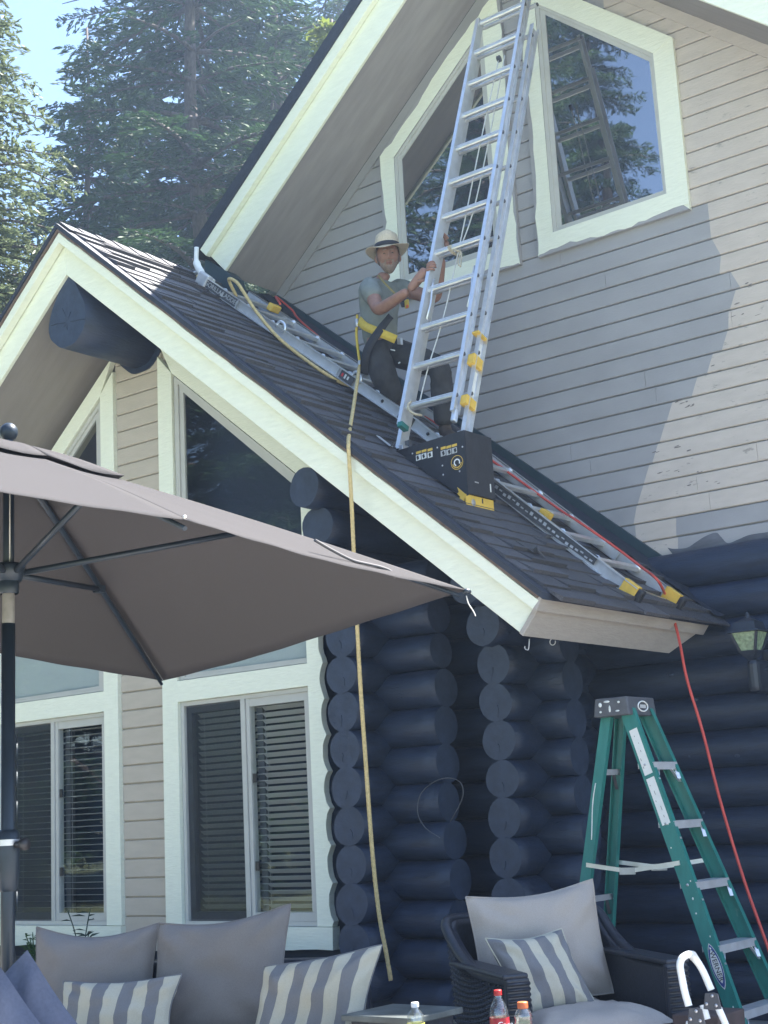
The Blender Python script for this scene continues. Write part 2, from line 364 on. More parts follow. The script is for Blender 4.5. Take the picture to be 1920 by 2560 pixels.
while True:
    z0 = 2.895+.13*k; z1 = z0+.13
    if z0 > 7.55: break
    def left(z): return max(-7.579+(z-5.66)/PIT, -7.9) if z > 5.66 else RX+(RZ-z)/PIT-.12
    def right(z): return min(AX+(AZ+.03-z)/PIT, -0.9)
    xl0, xl1 = left(z0), left(z1); xr0, xr1 = right(z0), right(z1)
    if xl1 >= xr1-.05: xl1 = xr1-.06
    j = joint.get(k, rs.uniform(-5.0, -2.2) if z0 < 5 else -9)
    segs = []
    if xl0+.3 < j < xr0-.3: segs = [(xl0, j-.001, xl1, None), (j+.001, xr0, None, xr1)]
    else: segs = [(xl0, xr0, xl1, xr1)]
    px = paint_x((z0+z1)/2); sl = paint_x(z1)-paint_x(z0) if z1 < 5.21 else 0
    for a, e, t0, t1 in segs:
        cuts, ms = [], [0]
        if z1 <= 3.17:
            if a < px < e: cuts += [(px, sl)]; ms += [1]
            elif px <= a: ms = [1]
            if a < GX < e: cuts += [(GX, .01)]; ms += [0]
            elif GX <= a: ms = [0]
        else:
            if px <= a: ms = [1]
            elif a < px < e: cuts = [(px, max(-.05, min(.05, sl)))]; ms = [0, 1]
        plank(a, e, z0, z1, YW, YW+.02, cuts, ms, top0=t0, top1=t1).build('siding_board', [M['grey_new'], M['tan_old']], H)
    k += 1
bk = MB(); bk.prism([(-7.9,YW+.024,2.8),(-0.9,YW+.024,2.8),(-0.9,YW+.024,4.1),(AX,YW+.024,7.6),(-7.9,YW+.024,5.3)], (0,.1,0)); bk.build('wall', M['grey_new'], H)
# dark log stain brushed up onto the lowest boards
sp = [onY(1440+a*.28933, 1100+b*.28933, YW-.003) for a, b in [(790,930),(850,940),(960,930),(1040,880),(1120,830),(1210,800),(1250,835),(1310,890),(1400,860),(1500,820),(1659,795),(1659,880),(1400,915),(1000,975),(845,1000)]]
sp = spline(sp[:11], 6)+sp[11:]
MB().prism([p for p in sp], (0,.002,0)).build('stain_patch', M['stain'], H)
# flakes where the old paint has come away
rs = random.Random(77)
for cx, cy, n_ in ((1085,1085,5),(1120,1110,4),(1050,1375,3),(930,1415,2),(1090,1400,2),(960,1555,2),(1130,1640,1),(1425,510,1),(1490,495,1),(1520,300,3),(1300,1620,3),(1590,500,1),(1290,840,1),(1450,425,1),(1160,1555,2),(1020,1550,2)):
    for _ in range(n_):
        p = onY(1300+(cx+rs.uniform(-50,50)*(n_ > 1))*.3737, 600+(cy+rs.uniform(-14,14)*(n_ > 1))*.3737, YW-.0012); L, hgt = rs.uniform(.008,.028), rs.uniform(.002,.006)
        q = [p+Vector((math.cos(a)*L*rs.uniform(.6,1.1), 0, math.sin(a)*hgt*rs.uniform(.5,1.2)+math.cos(a)*L*.1)) for a in np.linspace(0, 2*PI, 8)[:-1]]
        MB().prism(q, (0,.001,0)).build('paint_flake', M['flake'], H)
# frieze boards under the soffit
for s, m in ((-1, M['grey_new']), (1, M['tan_old'])):
    f = (lambda x: bz(x)+.03) if s < 0 else (lambda x: bzr(x)+.03)
    x0, x1 = (-7.7, AX) if s < 0 else (AX, -0.9)
    MB().prism([(x0,YW-.016,f(x0)-.10),(x1,YW-.016,f(x1)-.10),(x1,YW-.016,f(x1)),(x0,YW-.016,f(x0))], (0,.015,0)).build('frieze_board', m, H)

# ---- windows of the main gable
def wavy(a, b, amp, n, seed, base=0.0):
    r = random.Random(seed); a, b = Vector(a), Vector(b); d = b-a; nn = Vector((d.y, -d.x)).normalized() if len(a) == 2 else None
    out = []
    for i in range(n+1):
        t = i/n; o = base+amp*(.5+.5*math.sin(t*9+seed)+r.uniform(-.35, .35)); out.append(a+d*t-nn*max(0, o))
    return out
def poly_window(outer, inner, gl, ywall, wav=(), glass='glass_up', gridless=True, trimmat='trim', caselabel=None):
    W = bpy.data.objects.new('window', None); COL.objects.link(W); W.parent = H; c = Vector((sum(p[0] for p in outer)/len(outer), ywall, sum(p[1] for p in outer)/len(outer)))
    W.location = c-world_loc(H); W.empty_display_size = .1
    n = len(outer)
    for i in range(n):
        j = (i+1) % n
        b = MB(); yb = ywall-.036 if i % 2 == 0 else ywall-.033
        q = [outer[i], outer[j], inner[j], inner[i]]
        if i in wav:
            b.prism([(p[0], yb, p[1]) for p in q], (0, ywall-.001-yb, 0), 1)
            e = wavy(q[0], q[1], .028, 22, i*3+int(abs(outer[0][0]*10)), .006)
            # cream coat stops short of the outer edge in a brushed line
            cc = [(p[0], yb-.002, p[1]) for p in e]+[(q[2][0], yb-.002, q[2][1]), (q[3][0], yb-.002, q[3][1])]
            b.prism(cc, (0, .0025, 0), 0)
        else: b.prism([(p[0], yb, p[1]) for p in q], (0, ywall-.001-yb, 0), 0)
        b.build('casing', [M[trimmat], M['grey_new']], W)
    fb = MB()
    mid = [((a[0]*.55+g[0]*.45), (a[1]*.55+g[1]*.45)) for a, g in zip(inner, gl)]
    for i in range(n):
        j = (i+1) % n
        fb.prism([(p[0], ywall-.026, p[1]) for p in (inner[i], inner[j], mid[j], mid[i])], (0, .024, 0))
        fb.prism([(p[0], ywall-.017, p[1]) for p in (mid[i], mid[j], gl[j], gl[i])], (0, .015, 0))
    fb.build('frame', M['frame'], W)
    MB().prism([(p[0], ywall-.010, p[1]) for p in gl], (0, .006, 0)).build('pane', M[glass], W)
    return W
poly_window([(-5.085,5.21),(-3.885,5.213),(-3.885,6.48),(-5.085,7.485)], [(-4.947,5.362),(-4.042,5.372),(-4.04,6.42),(-4.948,7.185)],
            [(-4.882,5.402),(-4.07,5.41),(-4.08,6.379),(-4.878,7.065)], YW, wav=(3, 0))
poly_window([(-6.468,5.21),(-5.24,5.205),(-5.25,7.485),(-6.468,6.464)], [(-6.33,5.36),(-5.406,5.356),(-5.42,7.17),(-6.325,6.404)],
            [(-6.262,5.415),(-5.46,5.412),(-5.47,7.06),(-6.262,6.375)], YW, wav=(0, 1, 2, 3))

# ---- main roof
for s in (-1, 1):
    f = bz if s < 0 else bzr
    xa, xb = (-7.86, AX) if s < 0 else (AX, -0.5)
    MB().prism([(xa,7.88,f(xa)+.412),(xb,7.88,f(xb)+.412),(xb,7.88,f(xb)+.54),(xa,7.88,f(xa)+.54)], (0,6.2,0)).build('roof', M['shingle_edge'], H, label='steep main roof slope with dark shingle edge')
    if s < 0: lo = [(-7.579,5.635),(AX,AZ),(AX,AZ+.298),(-7.735,bz(-7.735)+.298)]; up = [(-7.735,bz(-7.735)+.286),(AX,AZ+.286),(AX,AZ+.411),(-7.80,bz(-7.80)+.411)]
    else: lo = [(AX,AZ),(-0.6,bzr(-0.6)),(-0.6,bzr(-0.6)+.298),(AX,AZ+.298)]; up = [(AX,AZ+.286),(-0.6,bzr(-0.6)+.286),(-0.6,bzr(-0.6)+.411),(AX,AZ+.411)]
    MB().prism([(p[0],7.944,p[1]) for p in lo], (0,.027,0)).build('rake_board', M['trim_sloped'], H, bevel=.004)
    MB().prism([(p[0],7.892,p[1]) for p in up], (0,.050,0)).build('rake_trim', M['trim_sloped'], H, bevel=.004)
    x0, x1 = (-7.62, AX) if s < 0 else (AX, -0.6)
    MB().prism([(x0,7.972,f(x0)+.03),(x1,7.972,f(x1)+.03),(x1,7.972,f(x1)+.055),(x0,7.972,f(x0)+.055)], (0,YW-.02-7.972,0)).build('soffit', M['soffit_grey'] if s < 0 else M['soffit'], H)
MB().prism([(-7.84,7.95,5.44),(-7.40,7.95,5.24),(-7.50,7.95,5.56),(-7.58,7.95,5.64),(-7.80,7.95,5.80)], (0,.12,0)).build('corner_flashing', M['flash'], H)
MB().box(-0.95,-0.8,8.66,13.9,0,4.2).build('wall', M['log'], H); MB().box(-7.9,-0.8,13.9,14.05,0,4.2).build('wall', M['log'], H)

# ---- wing roof
slab = .038*.768
for s in (1, -1):
    b = MB(); x0, x1 = RX, RX+s*3.835
    z0, z1 = RZ, RZ-PIT*3.835
    b.prism([(x0,6.385,z0),(x1,6.385,z1),(x1,6.385,z1-.038),(x0,6.385,z0-.038)], (0,2.205,0))
    b.build('roof', M['shingle_edge'], H, label='asphalt shingled wing roof slope' )
    # bare sheathing line under the shingle edge, cream rake boards
    mir = lambda x: x if s > 0 else 2*-7.74-x
    T = lambda x: 5.577-PIT*(x+7.746)
    L = lambda x: 5.235-.830*(x+7.73)
    Mi = lambda x: 5.477-.8357*(x+7.741)
    def P(pts, y): return [(mir(a), y, c) for a, c in pts]
    MB().prism(P([(-7.74,T(-7.74)-.018),(-3.95,T(-3.95)-.018),(-3.94,T(-3.94)+.002),(-7.74,T(-7.74)+.002)],6.392), (0,.06,0)).build('sheathing_edge', M['oldwood'], H)
    rr = random.Random(5+s)
    top = [(x, T(x)-.018-rr.uniform(0,.012)) for x in np.linspace(-3.945,-7.74,34)]
    MB().prism(P([(-7.74,Mi(-7.74)-.006),(-3.986,2.339)]+top, 6.402), (0,.062,0)).build('rake_trim', M['trim_sloped'], H, bevel=.003)
    MB().prism(P([(-7.74,L(-7.74)),(-4.09,2.213),(-3.986,2.345),(-7.74,Mi(-7.74)+.02)], 6.470), (0,.03,0)).build('rake_board', M['trim_sloped'], H, bevel=.004)
    xs0, xs1 = -7.74, -4.16
    So = lambda x: RZ-.355-PIT*(x-RX)
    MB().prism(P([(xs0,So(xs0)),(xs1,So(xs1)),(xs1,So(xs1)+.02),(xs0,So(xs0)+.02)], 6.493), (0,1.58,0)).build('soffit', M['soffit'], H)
# eave fascia of the right slope, two boards, perpendicular to the slope
ub = [(-3.943,2.408),(-3.986,2.339)]; lb = [(-3.986,2.339),(-4.09,2.213)]
def fas(p, q, ya, yb0, yb1, t, name):
    d = Vector((q[0]-p[0],0,q[1]-p[1])).normalized(); n = Vector((-d.z,0,d.x))
    if n.x < 0: n = -n
    P0, Q0 = Vector((p[0],0,p[1])), Vector((q[0],0,q[1]))
    vs = [P0+n*t+Vector((0,ya,0)), P0+n*t+Vector((0,yb0,0)), Q0+n*t+Vector((0,yb1,0)), Q0+n*t+Vector((0,ya,0))]
    MB().prism(vs, -n*.03).build(name, M['fascia'], H, bevel=.003)
fas(ub[0], ub[1], 6.403, 8.36, 8.34, .024, 'eave_trim'); fas(lb[0], lb[1], 6.453, 8.30, 8.10, 0.0, 'eave_fascia')
# shingles, one object each, in staggered courses with uneven tabs
rs = random.Random(11); cnt = 0; EXP = .1405
for c in range(36):
    u0 = c*EXP-.004; y = 6.462-rs.uniform(0, .16)
    while y < 8.585:
        wd = rs.uniform(.22, .44); ya, yb = max(y, 6.462), min(y+wd, 8.585); y += wd
        if yb-ya < .03: continue
        th = rs.choice((.010, .018, .026)); lo = u0+EXP+rs.choice((-.002, .006, .020))+rs.uniform(-.004, .006)
        b = MB()
        q = [roofP(u0-.01,ya+.002,.004), roofP(u0-.01,yb-.002,.004), roofP(lo,yb-.002,.004+th), roofP(lo,ya+.002,.004+th),
             roofP(u0-.01,ya+.002,.001), roofP(u0-.01,yb-.002,.001), roofP(lo,yb-.002,.002), roofP(lo,ya+.002,.002)]
        b.add(q, [(3,2,1,0),(4,5,6,7),(3,7,6,2),(0,4,7,3),(2,6,5,1)])
        b.build('shingle', M['shingle'], H); cnt += 1
for i in range(13):
    y0 = 6.42+i*.165; b = MB()
    for s in (1, -1):
        d = Vector((s, 0, -PIT)).normalized(); r0 = Vector((RX,y0,RZ+.012+.012)); r1 = Vector((RX,y0+.185,RZ+.012))
        b.add([r0, r0+d*.15, r1+d*.15, r1, r0-Vector((0,0,.014)), r0+d*.15-Vector((0,0,.014))], [(0,1,2,3),(0,4,5,1)] if s > 0 else [(3,2,1,0),(1,5,4,0)])
    b.build('ridge_cap', M['shingle'], H)
# flashing where the roof meets the gable wall
def fl(x): return RZ-PIT*(x-RX)
MB().prism([(-7.70,8.588,fl(-7.70)+.02),(-3.97,8.588,fl(-3.97)+.01),(-4.03,8.588,fl(-4.03)+.15),(-7.60,8.588,fl(-7.60)+.11)], (0,.03,0)).build('wall_flashing', M['flash'], H)
MB().add([roofP(0.02,8.47,.024),roofP(4.98,8.44,.024),roofP(4.98,8.587,.05),roofP(0.02,8.587,.05)], [(0,1,2,3)]).build('valley_flashing', M['shingle_edge'], H)
# hooks under the eave
b = MB(); h0 = onY(1323,1597,6.6); b.tube(spline([h0, h0+Vector((-.004,0,-.035)), h0+Vector((-.012,0,-.058)), h0+Vector((-.03,0,-.05)), h0+Vector((-.03,0,-.035))], 5), .0028, 6); b.build('hook', M['hook'], H)
h0 = onY(1381,1596,7.0); b = MB(); b.tube([h0+Vector((.018*math.cos(a),0,-.02+.018*math.sin(a))) for a in np.linspace(1.2,6.6,14)], .003, 6); b.build('hook', M['hook'], H)

# ---- ridge log with its scribed top
lc = (-7.765, 4.915); lr = .202
b = MB(); prof = [(lc[0]+lr*math.cos(a), lc[1]+lr*math.sin(a)) for a in np.linspace(R(140), R(400), 30)]+[(lc[0]+.012, 5.30)]
prof = [(x+.004*math.sin(7*i), z+.004*math.cos(5*i)) for i, (x, z) in enumerate(prof)]
b.prism([(x,6.497,z) for x, z in prof], (0,.72,0), 0, True); b.m[0] = b.m[1] = 1; b.build('ridge_log', [M['log'], M['log_end']], H)
for a, r0, r1 in ((176,.03,.185),(352,.02,.19),(118,.05,.13),(70,.02,.07),(255,.03,.06),(212,.02,.05)):
    a0 = R(a); p = Vector((lc[0]+.015, 6.494, lc[1]-.015)); d = Vector((math.cos(a0), 0, math.sin(a0))); w_ = .0022 if r1 < .14 else .0036
    q = [p+d*(r0+(r1-r0)*t)+Vector((-d.z,0,d.x))*rs.uniform(-.006,.006) for t in (0,.3,.6,1)]
    cb = MB(); cb.tube(q, [w_*.4,w_*.8,w_,w_*1.1], 4); cb.build('check_crack', M['dark'], H)
b = MB(); b.prism([(x+(x-lc[0])*.25, YF-.012, z+(z-lc[1])*.22) for x, z in prof[2:-3]]+[], (0,.02,0)); b.build('log_collar', M['log'], H)

# ---- log walls, each log an object
def log(axis, p0, p1, fixed, z, r=.125, seed=0, endvis=True):
    rr = random.Random(seed); n = 20; segs = max(3, int(abs(p1-p0)/.12)); vs = []; b = MB(); ph = rr.uniform(0, 6)
    for i in range(segs+1):
        t = p0+(p1-p0)*i/segs
        for j in range(n):
            a = 2*PI*j/n; q = r*(1+.03*math.sin(2*a+ph)+.045*noise.noise((t*1.6+seed, math.cos(a), math.sin(a)))+.015*noise.noise((t*6+seed, 2*math.cos(a), 2*math.sin(a))))
            if i in (0, segs): q *= .975
            u, v = q*math.cos(a), q*math.sin(a)
            vs.append((t, fixed+u, z+v) if axis == 'x' else (fixed+u, t, z+v))
    fl_ = [(i*n+j, i*n+(j+1)%n, (i+1)*n+(j+1)%n, (i+1)*n+j) for i in range(segs) for j in range(n)]
    if axis == 'y': fl_ = [f[::-1] for f in fl_]
    b.add(vs, fl_, 0, True); m0 = len(vs)
    e0 = list(range(n)); e1 = [segs*n+j for j in range(n)]
    b.f.append(e0 if axis == 'y' else e0[::-1]); b.m.append(1); b.sm.append(False)
    b.f.append(e1[::-1] if axis == 'y' else e1); b.m.append(1); b.sm.append(False)
    o = b.build('log', [M['log'], M['log_end']], H)
    return o
def crack(p, ang, ln, axis='y'):
    d = Vector((math.cos(ang), 0, math.sin(ang))); q = [p, p+d*ln*.4+Vector((.006,0,.004)), p+d*ln]
    b = MB(); b.tube(q, [.0028, .0022, .001], 4); b.build('check_crack', M['dark'], H)
PZ = .2327; Z0 = 2.443
rs = random.Random(21)
for i in range(-4, 10):                                        # side wall by the windows, log ends facing the patio
    z = Z0-PZ*i; ys = {-4: 6.76, -3: 6.88, -2: 6.97, -1: 7.02}.get(i, 7.05+rs.uniform(-.008, .008))
    log('y', ys, 8.55, -5.825+rs.uniform(-.006, .006), z, .125+rs.uniform(-.003, .004), i+50)
    if i > -3: crack(Vector((-5.825+rs.uniform(-.02,.02), ys-.002, z-.02)), R(rs.choice((255,265,275,285))), rs.uniform(.05,.09))
for i in range(-4, 10):                                        # matching side wall left of the windows
    log('y', 6.85 if i < -2 else 7.06, 8.55, -9.775, Z0-PZ*i, .124, i+220)
for i in range(-3, 10):                                        # front wall logs crossing it and sticking out as stubs
    z = Z0-PZ*(i+.5)
    if z > 3.0: continue
    x0 = -10.3 if z < .5 else -6.05
    log('x', x0, -5.30+rs.uniform(-.03, .03), 7.43, z, .123+rs.uniform(-.006,.004), i+80)
for i in range(-1, 10):                                        # second step of the wall
    z = Z0-PZ*i; ys = {-1: 7.25, 0: 7.40}.get(i, 7.5+rs.uniform(-.008, .008))
    log('y', ys, 8.55, -4.98+rs.uniform(-.006, .006), z, .123+rs.uniform(-.003, .004), i+110)
    crack(Vector((-4.98+rs.uniform(-.02,.02), ys-.002, z-.02)), R(rs.choice((255,268,280))), rs.uniform(.05,.09))
for i in range(-2, 10):
    z = Z0-PZ*(i+.5)
    if z > 2.75: continue
    log('x', -5.75, -4.63+rs.uniform(-.04, .03), 7.89, z, .123+rs.uniform(-.006,.004), i+140)
for i in range(-2, 10):                                        # long back wall
    z = Z0-PZ*(i+.5)
    log('x', -5.0, 1.6, 8.62, z, .124+rs.uniform(-.006,.005), i+170)
rs = random.Random(9)                                          # drying checks and knots along the logs
for i in range(46):
    r_ = rs.randrange(0, 10); z = Z0-PZ*(r_+.5)
    yy, xa_, xb_ = rs.choice(((8.62, -4.4, -2.6), (8.62, -4.4, -2.6), (7.43, -5.68, -5.42), (7.89, -4.85, -4.72)))
    a = R(rs.uniform(-25, 45)); x = rs.uniform(xa_, xb_); L = rs.uniform(.06, .30) if yy > 8 else rs.uniform(.05,.14)
    q = [Vector((x+L*t, yy-.1235*math.cos(a+.05*math.sin(9*t+i)), z+.1235*math.sin(a+.05*math.sin(9*t+i)))) for t in np.linspace(0,1,6)]
    cb = MB(); cb.tube(q, [.0006,.0018,.0026,.0022,.0016,.0006], 4); cb.build('check_crack', M['dark'], H)
for i in range(22):
    r_ = rs.randrange(0, 10); z = Z0-PZ*(r_+.5); a = R(rs.uniform(-20, 50)); x = rs.uniform(-4.3, -2.7)
    cb = MB(); cb.sphere((x, 8.62-.121*math.cos(a), z+.121*math.sin(a)), (rs.uniform(.012,.028), .008, rs.uniform(.010,.018)), 8); cb.build('knot', M['log_end'], H)
MB().box(-5.8,-4.9,8.05,8.5,0,2.7).build('wall', M['log'], H); MB().box(-4.9,1.6,8.66,8.75,0,2.9).build('wall', M['log'], H); MB().box(-9.6,-5.85,7.5,7.6,0,.6).build('wall', M['log'], H)

# ---- wing window wall
WC = -7.80                                                     # middle of the siding strip between the windows
k = 0
while True:
    z0 = .60+.1308*k; z1 = z0+.1308
    if z0 > 5.0: break
    plank(WC-.25, WC+.25, z0, z1, YF, YF+.02).build('siding_board', M['tan_wing'], H); k += 1
MB().prism([(-9.6,YF+.30,.5),(-5.9,YF+.30,.5),(-5.9,YF+.30,3.3),(-7.75,YF+.30,5.2),(-9.6,YF+.30,3.6)], (0,.03,0)).build('wall', M['dark'], H, label='dark sheet standing in for the unlit room behind the wing windows')  # flat sheet, the unlit room's darkness is put into its colour
MB().box(WC-.27,WC+.27,YF+.021,YF+.06,.5,4.9).build('wall', M['tan_wing'], H)
for s in (1, -1):
    mx = lambda x: x if s > 0 else 2*WC-x
    W = bpy.data.objects.new('window', None); COL.objects.link(W); W.parent = H; W.location = Vector((mx(-6.8), YF, .67))-world_loc(H); W.empty_display_size = .1
    yb = YF-.035
    def Pm(pts, y): return [(mx(a), y, c) for a, c in pts]
    rr = random.Random(31+s)
    # casings: inner side, sloped head, outer side (scribed round the log ends), header, sill
    MB().prism(Pm([(-7.577,.672),(-7.42,.672),(-7.41,4.58),(-7.555,4.74)], yb), (0,.05,0)).build('casing', M['trim'], W, bevel=.003)
    MB().prism(Pm([(-7.41,4.58),(-6.21,3.579),(-6.05,3.62),(-7.555,4.86)], yb+.002), (0,.05,0)).build('casing', M['trim'], W, bevel=.003)
    if s > 0:
        ed = []
        for z in np.linspace(.672, 3.6, 90):
            ph = ((z-Z0)/PZ) % 1.0; dz = (ph if ph < .5 else ph-1)*PZ
            ed.append((-5.825-math.sqrt(max(.0005, .128**2-dz*dz))-.12+.004*rr.uniform(-1,1), z))
        ed = [(min(max(a, -6.12), -6.045-.0)+.0, z) for a, z in [(-6.075+( a+6.02)*.55, z) for a, z in ed]]
    else: ed = [(-6.06, .672), (-6.06, 3.6)]
    MB().prism(Pm([(-6.207,3.579),(-6.207,.672)]+ed, yb-.002), (0,.05,0)).build('casing', M['trim'], W)
    MB().prism(Pm([(-7.42,2.18),(-6.207,2.18),(-6.207,2.328),(-7.42,2.328)], yb+.001), (0,.05,0)).build('header', M['trim'], W, bevel=.003)
    sb = [(x, .53+.006*math.sin(x*9+s)+rr.uniform(-.002,.002)) for x in np.linspace(-6.08,-7.58,24)]
    MB().prism(Pm([(-7.58,.669),(-6.075,.669)]+sb, yb-.012), (0,.07,0)).build('sill', M['trim'], W)
    # upper trapezoid light
    I = [(-7.405,2.334),(-6.213,2.334),(-6.213,3.565),(-7.405,4.56)]; G = [(-7.325,2.375),(-6.235,2.368),(-6.235,3.49),(-7.325,4.42)]
    fb = MB()
    for i in range(4):
        j = (i+1) % 4
        fb.prism(Pm([I[i],I[j],tuple((np.array(I[j])+G[j])/2),tuple((np.array(I[i])+G[i])/2)], YF-.012), (0,.03,0))
        fb.prism(Pm([tuple((np.array(I[i])+G[i])/2),tuple((np.array(I[j])+G[j])/2),G[j],G[i]], YF+.002), (0,.02,0))
    fb.build('frame', M['frame'], W)
    MB().prism(Pm(G, YF+.012), (0,.006,0)).build('pane', M['glass_gable'], W)
    q = [(-7.33,2.36),(-6.23,2.36),(-6.23,2.80),(-7.33,2.80)]
    MB().prism(Pm(q, YF+.035), (0,.004,0)).build('pale_sheet', M['pale_low'], W)  # pale sheet behind the lower part of the upper pane
    # slider: outer frame, centre stile, screen on the left half, sash on the right half
    fr = MB()
    for q in ([(-7.415,.672),(-6.21,.672),(-6.21,.70),(-7.415,.70)], [(-7.415,2.15),(-6.21,2.15),(-6.21,2.178),(-7.415,2.178)], [(-7.415,.70),(-7.385,.70),(-7.385,2.15),(-7.415,2.15)], [(-6.24,.70),(-6.21,.70),(-6.21,2.15),(-6.24,2.15)]):
        fr.prism(Pm(q, YF-.005), (0,.10,0))
    fr.build('frame', M['frame'], W)
    xm = -6.80
    st = MB()
    xl = xm if s > 0 else 2*WC-(-6.80)
    flip = (lambda x: x)
    # the sash always sits in the right half as seen from the patio
    xa, xb = (mx(-7.385), mx(-6.24)); xa, xb = min(xa, xb), max(xa, xb); xc = xa+(xb-xa)*.51
    st.box(xc-.045,xc-.005,YF-.004,YF+.05,.70,2.15); st.box(xc-.003,xc+.028,YF+.006,YF+.06,.70,2.15)
    st.box(xc+.028,xb,YF+.008,YF+.05,.70,.755); st.box(xc+.028,xb,YF+.008,YF+.05,2.095,2.15); st.box(xb-.045,xb,YF+.010,YF+.05,.755,2.095)
    st.build('sash', M['frame'], W, bevel=.002)
    st = MB(); st.box(xa,xa+.05,YF+.02,YF+.06,.70,2.15); st.box(xa+.05,xc-.045,YF+.02,YF+.06,.70,.76); st.box(xa+.05,xc-.045,YF+.02,YF+.06,2.10,2.15); st.build('sash', M['greyplate'], W)
    MB().box(xa+.05,xc-.045,YF+.040,YF+.046,.76,2.10).build('pane', M['glass_low'], W)
    MB().box(xa+.01,xc-.046,YF+.012,YF+.014,.71,2.14).build('insect_screen', M['screen_sheer'], W)
    MB().box(xc+.028,xb-.045,YF+.022,YF+.028,.755,2.095).build('pane', M['glass_low'], W)
    MB().box(xc+.032,xc+.085,YF+.075,YF+.12,.72,2.13).build('blind_edge', M['greyplate'], W)
    for zl in (1.05, 1.62): MB().box(xc+.036,xc+.066,YF+.012,YF+.022,zl-.03,zl+.03).build('latch', M['blackplastic'], W)
    # blind slats, each one separate
    tilt = R(-40) if s > 0 else R(-7)
    nsl = 31; slm = None
    for i in range(nsl):
        z = .745+i*.0445
        if slm is None:
            b = MB(); hw = (xb-.05-xa-.06)/2
            b.obox((0,0,0), (hw,0,0), (0,.021*math.cos(tilt),.021*math.sin(tilt)), (0,-.0011*math.sin(tilt),.0011*math.cos(tilt)))
            o = b.build('slat', M['slat'], W); slm = o.data
        else:
            o = bpy.data.objects.new('slat', slm); COL.objects.link(o); o.parent = W
        o.location = Vector(((xa+.06+xb-.05)/2, YF+.085, z))-world_loc(W)
    for xx in (xa+.13, xc+.12): MB().tube([(xx,YF+.062,.72),(xx,YF+.062,2.13)], .0015, 5).build('blind_cord', M['slat'], W)
# ================================================================== EXTENSION LADDER on the roof
EL = thing('extension_ladder', 'tall aluminium extension ladder standing on the roof and leaning up to the gable peak', 'ladder', (-4.98, 7.0, 3.56))
LEAN = R(20.5); ld = Vector((0, math.sin(LEAN), math.cos(LEAN))); ln_ = Vector((0, -math.cos(LEAN), math.sin(LEAN)))   # along, and out towards the camera
def channel(a, b, side, dep, flange, t, mb, mi_w=0, mi_f=1):
    """C-shaped rail from a to b; web in the plane normal to x, flanges point to side (+1/-1 in x); depth dep along ln_"""
    a, b = Vector(a), Vector(b); d = (b-a); x = Vector((1,0,0))
    mb.obox((a+b)/2, d/2, x*t/2, ln_*dep/2, mi_w)
    for s in (-1, 1): mb.obox((a+b)/2+ln_*s*(dep/2-t/2+.0004)+x*side*flange/2, d/2, x*(flange/2+.0003), ln_*t/2, mi_f)
def LP(x, s, out=0.0): return Vector((x, 7.0, 3.575))+ld*s+ln_*out
FL, BL = 3.62, 3.4
# fly section, on the camera side
fx0, fx1 = -5.195, -4.815
for x, s, top in ((fx0, 1, FL), (fx1, -1, FL+.05)):
    mb = MB(); channel(LP(x, .10, .045), LP(x, top, .045), -s, .066, .026, .0035, mb); mb.build('rail', [M['alu_flat'], M['alu']], EL)
bx0, bx1 = -5.232, -4.765
for x, s in ((bx0, 1), (bx1, -1)):
    mb = MB(); channel(LP(x, -.03, -.032), LP(x, BL, -.032), -s, .074, .030, .0035, mb); mb.build('rail', [M['alu_flat'], M['alu']], EL)
rm = None
def rung_mesh(x0, x1, r):
    b = MB(); b.tube([(x0,0,0),(x1,0,0)], r, 10); 
    for z in (.6, .9): pass
    return b
for i in range(12):
    s = .232+.305*i
    b = MB(); p = LP(0, s, .045)
    b.lathe([(.0165,0),(.0165,fx1-fx0)], (fx0, p.y, p.z), 12, 0, (1,0,0)); b.obox((( fx0+fx1)/2, p.y, p.z)+Vector((0,0,0)) if False else Vector(((fx0+fx1)/2, p.y, p.z))+ln_*.003+ld*.0145, ((fx1-fx0)/2,0,0), ln_*.014, ld*.003)
    b.build('rung', M['alu'], EL)
    b = MB(); s2 = s+.045; p = LP(0, s2, -.032)
    b.lathe([(.0155,0),(.0155,bx1-bx0)], (bx0, p.y, p.z), 12, 0, (1,0,0)); b.build('rung', M['alu_flat'], EL)
    for xx, ss, oo in ((bx1+.003, s2, -.032), (fx1+.003, s, .045)):   # swaged rung ends on the outside of the right rails
        pp = LP(xx, ss, oo)
        b = MB(); b.lathe([(.0,.006),(.012,.006),(.015,0)], pp, 10, 0, (1,0,0)); b.build('rung_end', M['alu_dark'], EL)
for x in (bx0+.01, bx1-.01):                                    # swivel feet
    b = MB(); b.obox(LP(x, -.02, -.032), (.017,0,0), (0,.035,0), (0,0,.022)); b.build('foot', M['steel'], EL, bevel=.004)
for x, s in ((fx0+.03, 1), (fx1-.03, -1)):                       # rung locks
    b = MB(); p = LP(x, 1.06, .02); b.tube([p+ld*.17+ln_*.03, p+ld*.09+ln_*.035, p+ld*-.02+ln_*.02, p+ld*-.15+ln_*.03, p+ld*-.155-ln_*.02], .007, 6); b.build('rung_lock', M['alu'], EL)
for s0 in (.13, .52, .60):                                       # yellow guide brackets at the foot of the right rails
    pass
for s0, hh in ((.20, .032), (.50, .036), (.70, .008)):
    b = MB(); b.obox(LP(bx1+.0, s0, -.022), (.024,0,0), ln_*.052, ld*hh); b.build('guide_bracket', M['yellow'], EL, bevel=.002)
b = MB(); b.obox(LP(bx1+.002, .35, -.032), (.0012,0,0), ln_*.026, ld*.09); b.build('decal', M['label'], EL)
b = MB(); b.obox(LP(bx1+.002, .60, -.032), (.0012,0,0), ln_*.026, ld*.05); b.build('decal', M['label'], EL)
